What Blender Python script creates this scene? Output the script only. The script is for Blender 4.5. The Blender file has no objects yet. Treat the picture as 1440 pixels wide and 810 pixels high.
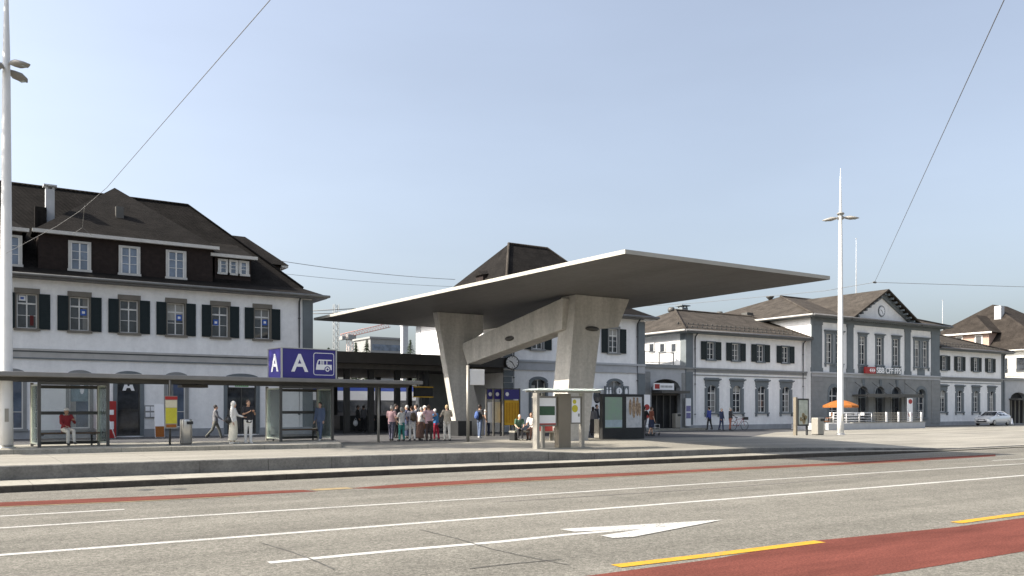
import bpy, bmesh, math, random
from mathutils import Vector, Matrix, Euler
R = math.radians
PI = math.pi
rnd = random.Random(7)
scene = bpy.context.scene
COL = scene.collection

# ------------------------------------------------------------------ camera, sky, sun, exposure
FPX, CX, HZ, ZC = 1200.0, 720.0, 575.0, 2.05
YAW = math.atan2(1200.0, 1840.0)          # the optical axis lies this far from +Y towards +X
sa, ca = math.sin(YAW), math.cos(YAW)
cam_d = bpy.data.cameras.new('camera')
cam = bpy.data.objects.new('camera', cam_d)
COL.objects.link(cam)
cam.location = (0, 0, ZC)
cam.rotation_euler = (R(90), 0, -YAW)
cam_d.lens = 30.0
cam_d.sensor_width = 36.0
cam_d.shift_y = (HZ - 405.0) / 1440.0
cam_d.clip_start = 0.1
cam_d.clip_end = 5000
scene.camera = cam

SUN = Vector((-1.2, 0.36, 0.96)).normalized()      # direction towards the sun
SUN_EL = math.asin(SUN.z)
SUN_ROT = math.atan2(SUN.x, SUN.y)
world = bpy.data.worlds.new('World')
scene.world = world
world.use_nodes = True
wn = world.node_tree
for n in list(wn.nodes):
    wn.nodes.remove(n)
w_out = wn.nodes.new('ShaderNodeOutputWorld')
w_bg = wn.nodes.new('ShaderNodeBackground')
w_sky = wn.nodes.new('ShaderNodeTexSky')
w_sky.sky_type = 'NISHITA'
w_sky.sun_disc = False
w_sky.sun_elevation = SUN_EL
w_sky.sun_rotation = SUN_ROT
w_sky.altitude = 400
w_sky.air_density = 1.1
w_sky.dust_density = 6.0
w_sky.ozone_density = 3.2
w_bg.inputs['Strength'].default_value = 0.125
w_hs = wn.nodes.new('ShaderNodeHueSaturation')            # autumn haze: paler sky
w_hs.inputs['Saturation'].default_value = 0.60
wn.links.new(w_sky.outputs[0], w_hs.inputs['Color'])
w_tc = wn.nodes.new('ShaderNodeTexCoord')
w_dot = wn.nodes.new('ShaderNodeVectorMath'); w_dot.operation = 'DOT_PRODUCT'
w_dot.inputs[1].default_value = SUN
wn.links.new(w_tc.outputs['Generated'], w_dot.inputs[0])
w_mr = wn.nodes.new('ShaderNodeMapRange')                 # haze scatters more light on the sun's side
w_mr.inputs['From Min'].default_value = -0.75
w_mr.inputs['From Max'].default_value = 0.45
w_mr.inputs['To Min'].default_value = 0.80
w_mr.inputs['To Max'].default_value = 1.22
wn.links.new(w_dot.outputs['Value'], w_mr.inputs['Value'])
w_mp = wn.nodes.new('ShaderNodeMapping'); w_mp.inputs['Scale'].default_value = (1, 1, 4)
w_ns = wn.nodes.new('ShaderNodeTexNoise'); w_ns.inputs['Scale'].default_value = 2.2; w_ns.inputs['Detail'].default_value = 6
wn.links.new(w_tc.outputs['Generated'], w_mp.inputs[0]); wn.links.new(w_mp.outputs[0], w_ns.inputs['Vector'])
w_m2 = wn.nodes.new('ShaderNodeMapRange')
w_m2.inputs['From Min'].default_value = 0.3; w_m2.inputs['From Max'].default_value = 0.7
w_m2.inputs['To Min'].default_value = 0.965; w_m2.inputs['To Max'].default_value = 1.045
wn.links.new(w_ns.outputs['Fac'], w_m2.inputs['Value'])
w_mu = wn.nodes.new('ShaderNodeMath'); w_mu.operation = 'MULTIPLY'
wn.links.new(w_mr.outputs[0], w_mu.inputs[0]); wn.links.new(w_m2.outputs[0], w_mu.inputs[1])
w_sc = wn.nodes.new('ShaderNodeVectorMath'); w_sc.operation = 'SCALE'
wn.links.new(w_hs.outputs[0], w_sc.inputs[0]); wn.links.new(w_mu.outputs[0], w_sc.inputs['Scale'])
wn.links.new(w_sc.outputs[0], w_bg.inputs['Color'])
wn.links.new(w_bg.outputs[0], w_out.inputs['Surface'])

sun_d = bpy.data.lights.new('sun', 'SUN')
sun_d.energy = 4.9
sun_d.angle = R(0.5)
sun_d.color = (1.0, 0.92, 0.80)
sun_o = bpy.data.objects.new('sun', sun_d)
COL.objects.link(sun_o)
sun_o.rotation_euler = (-SUN).to_track_quat('-Z', 'Y').to_euler()
sun_o.location = (-40, 10, 60)

vs = scene.view_settings
vs.view_transform = 'Standard'
vs.look = 'None'
vs.exposure = 1.0
vs.gamma = 1.0
vs.use_curve_mapping = False

# ------------------------------------------------------------------ measuring helpers (photo pixel -> place in the world)
def G(u, v, z=0.0):                        # point of the level z
    d = FPX * (ZC - z) / (v - HZ)
    l = (u - CX) / FPX * d
    return (d * sa + l * ca, d * ca - l * sa, z)
def PX(u, Y):                              # x on a wall of constant Y
    t = (u - CX) / FPX
    return Y * (sa + t * ca) / (ca - t * sa)
def ZY(u, v, Y):                           # height on a wall of constant Y
    t = (u - CX) / FPX
    return ZC + (HZ - v) * (Y / (ca - t * sa)) / FPX
def PYX(u, X):                             # y on a wall of constant X
    t = (u - CX) / FPX
    return X * (ca - t * sa) / (sa + t * ca)
def ZX(u, v, X):
    t = (u - CX) / FPX
    return ZC + (HZ - v) * (X / (sa + t * ca)) / FPX
def D3(u, v, d):                           # point at depth d along the optical axis
    l = (u - CX) / FPX * d
    return (d * sa + l * ca, d * ca - l * sa, ZC + (HZ - v) * d / FPX)

# ------------------------------------------------------------------ materials
MATS = {}
def mat(name, col, rough=0.7, var=0.12, scale=3.0, bump=0.0, bscale=40.0, metal=0.0, spec=0.4,
        stretch=(1, 1, 1), emit=None, fine=0.0, fscale=60.0, col2=None):
    if name in MATS:
        return MATS[name]
    m = bpy.data.materials.new(name)
    m.use_nodes = True
    nt = m.node_tree
    b = nt.nodes['Principled BSDF']
    b.inputs['Roughness'].default_value = rough
    b.inputs['Metallic'].default_value = metal
    b.inputs['Specular IOR Level'].default_value = spec
    tc = nt.nodes.new('ShaderNodeTexCoord')
    mp = nt.nodes.new('ShaderNodeMapping')
    mp.inputs['Scale'].default_value = stretch
    nt.links.new(tc.outputs['Object'], mp.inputs['Vector'])
    ns = nt.nodes.new('ShaderNodeTexNoise')
    ns.inputs['Scale'].default_value = scale
    ns.inputs['Detail'].default_value = 5
    ns.inputs['Roughness'].default_value = 0.6
    nt.links.new(mp.outputs[0], ns.inputs['Vector'])
    rp = nt.nodes.new('ShaderNodeValToRGB')
    c2 = col2 if col2 else tuple(min(1, c * (1 + var)) for c in col)
    c1 = tuple(c * (1 - var) for c in col)
    rp.color_ramp.elements[0].position = 0.3
    rp.color_ramp.elements[1].position = 0.7
    rp.color_ramp.elements[0].color = (*c1, 1)
    rp.color_ramp.elements[1].color = (*c2, 1)
    nt.links.new(ns.outputs['Fac'], rp.inputs['Fac'])
    last = rp.outputs['Color']
    if fine:
        n2 = nt.nodes.new('ShaderNodeTexNoise')
        n2.inputs['Scale'].default_value = fscale
        n2.inputs['Detail'].default_value = 3
        n2.inputs['Roughness'].default_value = 0.75
        nt.links.new(tc.outputs['Object'], n2.inputs['Vector'])
        r2 = nt.nodes.new('ShaderNodeMapRange')
        r2.inputs['From Min'].default_value = 0.3
        r2.inputs['From Max'].default_value = 0.7
        r2.inputs['To Min'].default_value = 1 - fine
        r2.inputs['To Max'].default_value = 1 + fine
        nt.links.new(n2.outputs['Fac'], r2.inputs['Value'])
        mx = nt.nodes.new('ShaderNodeVectorMath')
        mx.operation = 'SCALE'
        nt.links.new(last, mx.inputs[0])
        nt.links.new(r2.outputs[0], mx.inputs['Scale'])
        last = mx.outputs[0]
    nt.links.new(last, b.inputs['Base Color'])
    if bump:
        nb = nt.nodes.new('ShaderNodeTexNoise')
        nb.inputs['Scale'].default_value = bscale
        nb.inputs['Detail'].default_value = 4
        nt.links.new(tc.outputs['Object'], nb.inputs['Vector'])
        bp = nt.nodes.new('ShaderNodeBump')
        bp.inputs['Strength'].default_value = bump
        bp.inputs['Distance'].default_value = 0.02
        nt.links.new(nb.outputs['Fac'], bp.inputs['Height'])
        nt.links.new(bp.outputs[0], b.inputs['Normal'])
    if emit:
        b.inputs['Emission Color'].default_value = (*emit[:3], 1)
        b.inputs['Emission Strength'].default_value = emit[3]
    MATS[name] = m
    return m

def tile_mat(name, col, course=0.22, var=0.35, moss=(0.06, 0.06, 0.03)):
    m = mat(name, col, rough=0.92, var=var, scale=1.3, spec=0.08, fine=0.35, fscale=9)
    nt = m.node_tree
    b = nt.nodes['Principled BSDF']
    tc = nt.nodes.new('ShaderNodeTexCoord')
    sp = nt.nodes.new('ShaderNodeSeparateXYZ')
    nt.links.new(tc.outputs['Object'], sp.inputs[0])
    mz = nt.nodes.new('ShaderNodeMath'); mz.operation = 'DIVIDE'; mz.inputs[1].default_value = course
    fr = nt.nodes.new('ShaderNodeMath'); fr.operation = 'FRACT'
    nt.links.new(sp.outputs['Z'], mz.inputs[0]); nt.links.new(mz.outputs[0], fr.inputs[0])
    ad = nt.nodes.new('ShaderNodeMath'); ad.operation = 'ADD'
    nt.links.new(sp.outputs['X'], ad.inputs[0]); nt.links.new(sp.outputs['Y'], ad.inputs[1])
    mx_ = nt.nodes.new('ShaderNodeMath'); mx_.operation = 'MULTIPLY'; mx_.inputs[1].default_value = 2 * PI / 0.24
    sn = nt.nodes.new('ShaderNodeMath'); sn.operation = 'SINE'
    nt.links.new(ad.outputs[0], mx_.inputs[0]); nt.links.new(mx_.outputs[0], sn.inputs[0])
    s2 = nt.nodes.new('ShaderNodeMath'); s2.operation = 'MULTIPLY_ADD'; s2.inputs[1].default_value = 0.25
    nt.links.new(sn.outputs[0], s2.inputs[0]); nt.links.new(fr.outputs[0], s2.inputs[2])
    bp = nt.nodes.new('ShaderNodeBump')
    bp.inputs['Strength'].default_value = 0.7
    bp.inputs['Distance'].default_value = 0.04
    bp.invert = True
    nt.links.new(s2.outputs[0], bp.inputs['Height'])
    nt.links.new(bp.outputs[0], b.inputs['Normal'])
    return m

def band_mat(name, col, axis, period, depth=0.6, rough=0.6, var=0.1):
    """material with regular grooves along one axis (louvres, boards)"""
    m = mat(name, col, rough=rough, var=var, scale=4, spec=0.15)
    nt = m.node_tree
    b = nt.nodes['Principled BSDF']
    tc = nt.nodes.new('ShaderNodeTexCoord')
    sp = nt.nodes.new('ShaderNodeSeparateXYZ')
    nt.links.new(tc.outputs['Object'], sp.inputs[0])
    mz = nt.nodes.new('ShaderNodeMath'); mz.operation = 'DIVIDE'; mz.inputs[1].default_value = period
    fr = nt.nodes.new('ShaderNodeMath'); fr.operation = 'FRACT'
    nt.links.new(sp.outputs[axis], mz.inputs[0]); nt.links.new(mz.outputs[0], fr.inputs[0])
    bp = nt.nodes.new('ShaderNodeBump')
    bp.inputs['Strength'].default_value = depth
    bp.inputs['Distance'].default_value = 0.02
    nt.links.new(fr.outputs[0], bp.inputs['Height'])
    nt.links.new(bp.outputs[0], b.inputs['Normal'])
    return m

def glass_mat(name, tint, refl=0.1, extra=0.0):
    m = bpy.data.materials.new(name)
    m.use_nodes = True
    nt = m.node_tree
    for n in list(nt.nodes):
        nt.nodes.remove(n)
    o = nt.nodes.new('ShaderNodeOutputMaterial')
    t = nt.nodes.new('ShaderNodeBsdfTransparent'); t.inputs[0].default_value = (*tint, 1)
    g = nt.nodes.new('ShaderNodeBsdfGlossy'); g.inputs['Roughness'].default_value = 0.03
    g.inputs[0].default_value = (0.9, 0.95, 0.95, 1)
    d = nt.nodes.new('ShaderNodeBsdfDiffuse'); d.inputs[0].default_value = (0.6, 0.65, 0.64, 1)
    f = nt.nodes.new('ShaderNodeLayerWeight'); f.inputs['Blend'].default_value = refl * 2
    m1 = nt.nodes.new('ShaderNodeMixShader')
    nt.links.new(f.outputs['Fresnel'], m1.inputs[0])
    nt.links.new(t.outputs[0], m1.inputs[1]); nt.links.new(g.outputs[0], m1.inputs[2])
    m2 = nt.nodes.new('ShaderNodeMixShader')
    m2.inputs[0].default_value = extra
    nt.links.new(m1.outputs[0], m2.inputs[1]); nt.links.new(d.outputs[0], m2.inputs[2])
    nt.links.new(m2.outputs[0], o.inputs['Surface'])
    MATS[name] = m
    return m

def asphalt_mat(name, col, grain=0.4, gs=55.0, var=0.12):
    m = mat(name, col, rough=0.9, var=var, scale=0.45, stretch=(0.06, 1.3, 1), bump=0.5, bscale=45, spec=0.1,
            fine=grain, fscale=gs)
    nt = m.node_tree
    b = nt.nodes['Principled BSDF']
    src = b.inputs['Base Color'].links[0].from_socket
    tc = nt.nodes.new('ShaderNodeTexCoord')
    vo = nt.nodes.new('ShaderNodeTexVoronoi'); vo.inputs['Scale'].default_value = 26
    nt.links.new(tc.outputs['Object'], vo.inputs['Vector'])
    hs_ = nt.nodes.new('ShaderNodeSeparateColor'); nt.links.new(vo.outputs['Color'], hs_.inputs[0])
    mr = nt.nodes.new('ShaderNodeMapRange'); mr.inputs['To Min'].default_value = 0.74; mr.inputs['To Max'].default_value = 1.32
    nt.links.new(hs_.outputs[0], mr.inputs['Value'])
    pt = nt.nodes.new('ShaderNodeTexNoise'); pt.inputs['Scale'].default_value = 0.8; pt.inputs['Detail'].default_value = 6; pt.inputs['Roughness'].default_value = 0.7
    nt.links.new(tc.outputs['Object'], pt.inputs['Vector'])
    m3 = nt.nodes.new('ShaderNodeMapRange'); m3.inputs['From Min'].default_value = 0.35; m3.inputs['From Max'].default_value = 0.65; m3.inputs['To Min'].default_value = 0.90; m3.inputs['To Max'].default_value = 1.08
    nt.links.new(pt.outputs['Fac'], m3.inputs['Value'])
    mu_ = nt.nodes.new('ShaderNodeMath'); mu_.operation = 'MULTIPLY'
    nt.links.new(mr.outputs[0], mu_.inputs[0]); nt.links.new(m3.outputs[0], mu_.inputs[1])
    sc = nt.nodes.new('ShaderNodeVectorMath'); sc.operation = 'SCALE'
    nt.links.new(src, sc.inputs[0]); nt.links.new(mu_.outputs[0], sc.inputs['Scale'])
    nt.links.new(sc.outputs[0], b.inputs['Base Color'])
    return m

M_asph = asphalt_mat('asphalt', (0.146, 0.139, 0.120), 0.46, 38, 0.24)
M_asph_dark = asphalt_mat('dark_asphalt', (0.09, 0.088, 0.083), 0.3, 38)
M_red = mat('red_lane_paint', (0.125, 0.041, 0.031), 0.9, 0.30, 0.9, 0.4, 60, fine=0.35, fscale=30, stretch=(0.4, 1.6, 1), spec=0.08)
def paint_mat(name, col, wear=0.42, under=(0.13, 0.125, 0.11)):
    """road paint, worn through to the asphalt in small flakes"""
    m = mat(name, col, 0.75, 0.08, 3, fine=0.12, fscale=30, spec=0.15)
    nt = m.node_tree; b = nt.nodes['Principled BSDF']
    src = b.inputs['Base Color'].links[0].from_socket
    tc = nt.nodes.new('ShaderNodeTexCoord')
    n = nt.nodes.new('ShaderNodeTexNoise'); n.inputs['Scale'].default_value = 22; n.inputs['Detail'].default_value = 8; n.inputs['Roughness'].default_value = 0.75
    nt.links.new(tc.outputs['Object'], n.inputs['Vector'])
    n2 = nt.nodes.new('ShaderNodeTexNoise'); n2.inputs['Scale'].default_value = 1.1; n2.inputs['Detail'].default_value = 3
    nt.links.new(tc.outputs['Object'], n2.inputs['Vector'])
    ad = nt.nodes.new('ShaderNodeMath'); ad.operation = 'MULTIPLY_ADD'; ad.inputs[1].default_value = 0.35
    nt.links.new(n2.outputs['Fac'], ad.inputs[0]); nt.links.new(n.outputs['Fac'], ad.inputs[2])
    mr = nt.nodes.new('ShaderNodeMapRange'); mr.inputs['From Min'].default_value = wear + 0.17 - .06; mr.inputs['From Max'].default_value = wear + 0.17 + .05
    nt.links.new(ad.outputs[0], mr.inputs['Value'])
    mx = nt.nodes.new('ShaderNodeMix'); mx.data_type = 'RGBA'
    nt.links.new(mr.outputs[0], mx.inputs['Factor'])
    mx.inputs['A'].default_value = (*under, 1)
    nt.links.new(src, mx.inputs['B'])
    nt.links.new(mx.outputs['Result'], b.inputs['Base Color'])
    return m
M_white_paint = paint_mat('white_road_paint', (0.43, 0.425, 0.40))
M_yellow_paint = paint_mat('yellow_road_paint', (0.44, 0.245, 0.025), 0.40)
M_yellow_faint = mat('worn_yellow_paint', (0.24, 0.18, 0.09), 0.8, 0.3, 3, fine=0.2, fscale=30)
def joints(m, axes, pa, pb, w, dark):
    """regular thin joints between slabs or formwork panels along two axes"""
    nt = m.node_tree; b = nt.nodes['Principled BSDF']
    src = b.inputs['Base Color'].links[0].from_socket
    tc = nt.nodes.new('ShaderNodeTexCoord'); sp = nt.nodes.new('ShaderNodeSeparateXYZ')
    nt.links.new(tc.outputs['Object'], sp.inputs[0])
    last = None
    for ax, p in zip(axes, (pa, pb)):
        d = nt.nodes.new('ShaderNodeMath'); d.operation = 'DIVIDE'; d.inputs[1].default_value = p
        f = nt.nodes.new('ShaderNodeMath'); f.operation = 'FRACT'
        l = nt.nodes.new('ShaderNodeMath'); l.operation = 'LESS_THAN'; l.inputs[1].default_value = w / p
        nt.links.new(sp.outputs[ax], d.inputs[0]); nt.links.new(d.outputs[0], f.inputs[0]); nt.links.new(f.outputs[0], l.inputs[0])
        if last is None: last = l
        else:
            mx = nt.nodes.new('ShaderNodeMath'); mx.operation = 'MAXIMUM'
            nt.links.new(last.outputs[0], mx.inputs[0]); nt.links.new(l.outputs[0], mx.inputs[1]); last = mx
    mr = nt.nodes.new('ShaderNodeMapRange'); mr.inputs['To Min'].default_value = 1; mr.inputs['To Max'].default_value = dark
    nt.links.new(last.outputs[0], mr.inputs['Value'])
    sc = nt.nodes.new('ShaderNodeVectorMath'); sc.operation = 'SCALE'
    nt.links.new(src, sc.inputs[0]); nt.links.new(mr.outputs[0], sc.inputs['Scale'])
    nt.links.new(sc.outputs[0], b.inputs['Base Color'])
    return m
M_plaza = mat('plaza_paving', (0.225, 0.212, 0.180), 0.85, 0.28, 0.5, 0.2, 30, fine=0.2, fscale=14, stretch=(0.3, 1.5, 1))
M_kerb = mat('kerb_concrete', (0.27, 0.255, 0.215), 0.85, 0.2, 1.6, 0.25, 20, fine=0.2, fscale=14)
M_kerb_dk = mat('granite_kerb', (0.06, 0.052, 0.042), 0.85, 0.35, 2.2, 0.3, 25, fine=0.25, fscale=14)
joints(M_plaza, 'XY', 2.5, 2.5, 0.035, 0.72)
joints(M_kerb, 'XY', 1.6, 400, 0.02, 0.55)
joints(M_kerb_dk, 'XY', 1.6, 400, 0.02, 0.5)
M_tar = mat('tar_joint', (0.065, 0.062, 0.056), 0.8, 0.35, 3)
M_plaster = mat('white_plaster', (0.79, 0.785, 0.77), 0.85, 0.07, 0.8, 0.1, 60, fine=0.06, fscale=3, stretch=(1.6, 1.6, .25))
M_plaster_warm = mat('cream_plaster', (0.74, 0.72, 0.66), 0.85, 0.05, 0.6)
M_stone = mat('grey_stone', (0.235, 0.24, 0.235), 0.8, 0.1, 2, 0.15, 30)
M_stone_brown = mat('brown_grey_stone', (0.17, 0.155, 0.13), 0.8, 0.12, 2, 0.15, 30)
M_stone_lt = mat('pale_grey_stone', (0.40, 0.41, 0.42), 0.8, 0.08, 2, 0.1, 30)
M_stone_dk = mat('dark_grey_paint', (0.145, 0.165, 0.175), 0.75, 0.1, 1.5)
M_plinth = mat('plinth_stone', (0.30, 0.31, 0.32), 0.85, 0.15, 1.5)
M_tile = tile_mat('shaded_roof_tiles', (0.0125, 0.0112, 0.0102))  # same tiles as the brown ones, darkened for the shade on steep slopes
M_tile2 = tile_mat('brown_roof_tiles', (0.055, 0.048, 0.041))
M_tile3 = tile_mat('far_brown_tiles', (0.033, 0.028, 0.024))
M_shingle = band_mat('brown_shingles', (0.026, 0.019, 0.017), 'Z', 0.16, 0.5, 0.75, 0.25)
M_shutter = band_mat('green_black_shutter', (0.022, 0.032, 0.036), 'Z', 0.055, 0.8, 0.5, 0.12)
M_frame = mat('white_window_frame', (0.70, 0.69, 0.66), 0.5, 0.05)
M_gutter = mat('gutter_metal', (0.13, 0.13, 0.13), 0.5, 0.15, 3)
M_fascia = mat('pale_fascia', (0.50, 0.49, 0.46), 0.6, 0.08)
M_pipe = mat('dark_downpipe', (0.045, 0.05, 0.055), 0.5, 0.15)
M_pane = mat('window_pane', (0.035, 0.04, 0.048), 0.05, 0.7, 1.1, spec=0.7)
M_pane2 = mat('sky_reflecting_pane', (0.10, 0.13, 0.18), 0.06, 0.5, 0.9, spec=0.9)
M_dark = mat('dark_interior', (0.022, 0.022, 0.022), 0.7, 0.3)
M_black = mat('black_metal', (0.025, 0.026, 0.027), 0.45, 0.2)
M_concrete = mat('fair_faced_concrete', (0.47, 0.455, 0.42), 0.75, 0.18, 1.1, 0.12, 20, stretch=(1.6, 1.6, 0.22), fine=0.14, fscale=6)
joints(M_concrete, 'ZX', 1.25, 0.62, 0.014, 0.88)
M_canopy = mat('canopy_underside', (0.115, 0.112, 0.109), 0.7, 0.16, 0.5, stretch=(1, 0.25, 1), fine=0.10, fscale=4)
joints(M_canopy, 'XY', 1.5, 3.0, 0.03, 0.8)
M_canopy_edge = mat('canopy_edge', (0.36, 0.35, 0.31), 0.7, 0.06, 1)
M_fascia_dk = mat('dark_bronze_fascia', (0.035, 0.032, 0.029), 0.55, 0.15, 2)
M_pole = mat('white_painted_steel', (0.66, 0.66, 0.65), 0.4, 0.05, 1.5)
M_steel = mat('stainless_steel', (0.55, 0.54, 0.51), 0.28, 0.08, 2, metal=0.85, stretch=(6, 6, 0.4))
M_alu = mat('pale_aluminium', (0.30, 0.285, 0.25), 0.4, 0.06, 2, metal=0.25)
M_steel_dk = mat('dark_steel', (0.07, 0.068, 0.062), 0.45, 0.15, 2)
M_blue = mat('violet_blue_sign', (0.040, 0.034, 0.20), 0.35, 0.06, 1)
M_white = mat('white_enamel', (0.80, 0.80, 0.80), 0.45, 0.03)
M_redsign = mat('red_sign', (0.33, 0.022, 0.02), 0.4, 0.05)
M_yellow = mat('yellow_timetable', (0.62, 0.36, 0.02), 0.5, 0.10, 6)
M_lime = mat('lime_yellow_sheet', (0.52, 0.47, 0.04), 0.5, 0.10, 6)
M_cream = mat('cream_sheet', (0.60, 0.55, 0.40), 0.5, 0.08, 6)
M_orange = mat('orange_canvas', (0.30, 0.10, 0.018), 0.8, 0.1, 3)
M_wood = mat('bench_wood', (0.10, 0.065, 0.04), 0.6, 0.25, 4, stretch=(0.3, 3, 3))
M_rubber = mat('black_rubber', (0.02, 0.02, 0.02), 0.8, 0.2)
M_green = mat('green_sign', (0.10, 0.35, 0.07), 0.5, 0.1)
M_wire = mat('wire', (0.12, 0.12, 0.12), 0.5, 0.1)
M_glass = glass_mat('clear_glass', (0.95, 0.965, 0.96), 0.14, 0.09)
M_glass_edge = mat('bright_glass_edge', (0.66, 0.70, 0.58), 0.3, 0.06, 2)
M_glassroof = glass_mat('frosted_glass_roof', (0.75, 0.80, 0.78), 0.12, 0.55)
def cm(key, col, rough=0.85, var=0.12):    # cloth, paint and other simple colours
    return mat(key, col, rough, var, 7.0)

# ------------------------------------------------------------------ mesh builder
class MB:
    def __init__(s):
        s.v, s.f, s.m, s.sm = [], [], [], []
    def poly(s, pts, mi=0, smooth=False):
        i = len(s.v)
        s.v += [tuple(p) for p in pts]
        s.f.append(tuple(range(i, i + len(pts)))); s.m.append(mi); s.sm.append(smooth)
    def box(s, x0, x1, y0, y1, z0, z1, mi=0):
        x0, x1 = min(x0, x1), max(x0, x1); y0, y1 = min(y0, y1), max(y0, y1); z0, z1 = min(z0, z1), max(z0, z1)
        i = len(s.v)
        s.v += [(x0, y0, z0), (x1, y0, z0), (x1, y1, z0), (x0, y1, z0), (x0, y0, z1), (x1, y0, z1), (x1, y1, z1), (x0, y1, z1)]
        for q in ((0, 3, 2, 1), (4, 5, 6, 7), (0, 1, 5, 4), (1, 2, 6, 5), (2, 3, 7, 6), (3, 0, 4, 7)):
            s.f.append(tuple(i + k for k in q)); s.m.append(mi); s.sm.append(False)
    def prism(s, pts, off, mi=0):
        """closed prism: polygon pts (3D) swept by the vector off"""
        n = len(pts)
        i = len(s.v)
        P = [Vector(p) for p in pts]; o = Vector(off)
        s.v += [tuple(p) for p in P] + [tuple(p + o) for p in P]
        s.f.append(tuple(range(i, i + n))); s.f.append(tuple(range(i + 2 * n - 1, i + n - 1, -1)))
        s.m += [mi, mi]; s.sm += [False, False]
        for k in range(n):
            k2 = (k + 1) % n
            s.f.append((i + k, i + n + k, i + n + k2, i + k2)); s.m.append(mi); s.sm.append(False)
    def loft(s, rings, mi=0, cap=True, smooth=True):
        i0 = len(s.v); n = len(rings[0])
        for r in rings:
            s.v += [tuple(p) for p in r]
        for a in range(len(rings) - 1):
            for k in range(n):
                k2 = (k + 1) % n
                s.f.append((i0 + a * n + k, i0 + a * n + k2, i0 + (a + 1) * n + k2, i0 + (a + 1) * n + k))
                s.m.append(mi); s.sm.append(smooth)
        if cap:
            s.f.append(tuple(i0 + k for k in reversed(range(n)))); s.m.append(mi); s.sm.append(False)
            b = i0 + (len(rings) - 1) * n
            s.f.append(tuple(b + k for k in range(n))); s.m.append(mi); s.sm.append(False)
    def tube(s, p0, p1, r0, r1=None, n=8, mi=0):
        s.path([p0, p1], [r0, r0 if r1 is None else r1], n, mi)
    def path(s, pts, r, n=8, mi=0):
        P = [Vector(p) for p in pts]
        rs = r if isinstance(r, (list, tuple)) else [r] * len(P)
        rings = []
        ref = None
        for k, p in enumerate(P):
            d = (P[min(k + 1, len(P) - 1)] - P[max(k - 1, 0)])
            d = d.normalized() if d.length > 1e-9 else Vector((0, 0, 1))
            if ref is None:
                ref = Vector((0, 0, 1)) if abs(d.z) < 0.9 else Vector((1, 0, 0))
            a = d.cross(ref).normalized(); b = d.cross(a).normalized()
            rings.append([p + (a * math.cos(2 * PI * j / n) + b * math.sin(2 * PI * j / n)) * rs[k] for j in range(n)])
        s.loft(rings, mi)
    def lathe(s, prof, c=(0, 0, 0), n=20, mi=0):
        rings = [[(c[0] + r * math.cos(2 * PI * j / n), c[1] + r * math.sin(2 * PI * j / n), c[2] + z) for j in range(n)] for r, z in prof]
        s.loft(rings, mi)
    def disc(s, c, nrm, r, th, n=24, mi=0):
        nv = Vector(nrm).normalized()
        s.tube(Vector(c), Vector(c) + nv * th, r, r, n, mi)
    def ell(s, c, r, n=10, m=7, mi=0, rot=None):
        rings = []
        C = Vector(c)
        for a in range(m + 1):
            th = PI * (a + 0.001) / (m + 0.002)
            ring = []
            for j in range(n):
                ph = 2 * PI * j / n
                p = Vector((r[0] * math.sin(th) * math.cos(ph), r[1] * math.sin(th) * math.sin(ph), -r[2] * math.cos(th)))
                if rot is not None:
                    p = rot @ p
                ring.append(C + p)
            rings.append(ring)
        s.loft(rings, mi)
    def ring(s, c, ax, R0, r, n=24, k=8, mi=0):
        A = Vector(ax).normalized()
        e = Vector((0, 0, 1)) if abs(A.z) < 0.9 else Vector((1, 0, 0))
        a = A.cross(e).normalized(); b = A.cross(a).normalized()
        C = Vector(c); i0 = len(s.v)
        for i in range(n):
            t = 2 * PI * i / n
            d = a * math.cos(t) + b * math.sin(t)
            for j in range(k):
                q = 2 * PI * j / k
                s.v.append(tuple(C + d * (R0 + r * math.cos(q)) + A * r * math.sin(q)))
        for i in range(n):
            for j in range(k):
                s.f.append((i0 + i * k + j, i0 + i * k + (j + 1) % k, i0 + ((i + 1) % n) * k + (j + 1) % k, i0 + ((i + 1) % n) * k + j))
                s.m.append(mi); s.sm.append(True)
    def mesh(s, me, mi=0, M=None):
        i = len(s.v)
        s.v += [tuple((M @ v.co) if M else v.co) for v in me.vertices]
        for p in me.polygons:
            s.f.append(tuple(i + k for k in p.vertices)); s.m.append(mi); s.sm.append(True)
    def data(s, name, mats):
        me = bpy.data.meshes.new(name)
        me.from_pydata(s.v, [], s.f)
        for m in (mats if isinstance(mats, (list, tuple)) else [mats]):
            me.materials.append(m)
        me.polygons.foreach_set('material_index', s.m)
        me.polygons.foreach_set('use_smooth', s.sm)
        bm = bmesh.new(); bm.from_mesh(me)
        bmesh.ops.recalc_face_normals(bm, faces=bm.faces)
        bm.to_mesh(me); bm.free()
        me.update()
        return me
    def build(s, name, mats, parent=None, loc=(0, 0, 0), world=False, bevel=0.0):
        """world=True: the points are world places; they are taken relative to the parent"""
        me = s.data(name, mats)
        if world:
            off = Vector((0, 0, 0)); p = parent
            rot = 0.0
            while p is not None:
                off += p.location; p = p.parent
            me.transform(Matrix.Translation(-off - Vector(loc)))
        o = bpy.data.objects.new(name, me)
        COL.objects.link(o)
        o.location = loc
        if parent is not None:
            o.parent = parent
        if bevel:
            b = o.modifiers.new('bevel', 'BEVEL'); b.width = bevel; b.segments = 2; b.limit_method = 'ANGLE'
        return o

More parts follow.
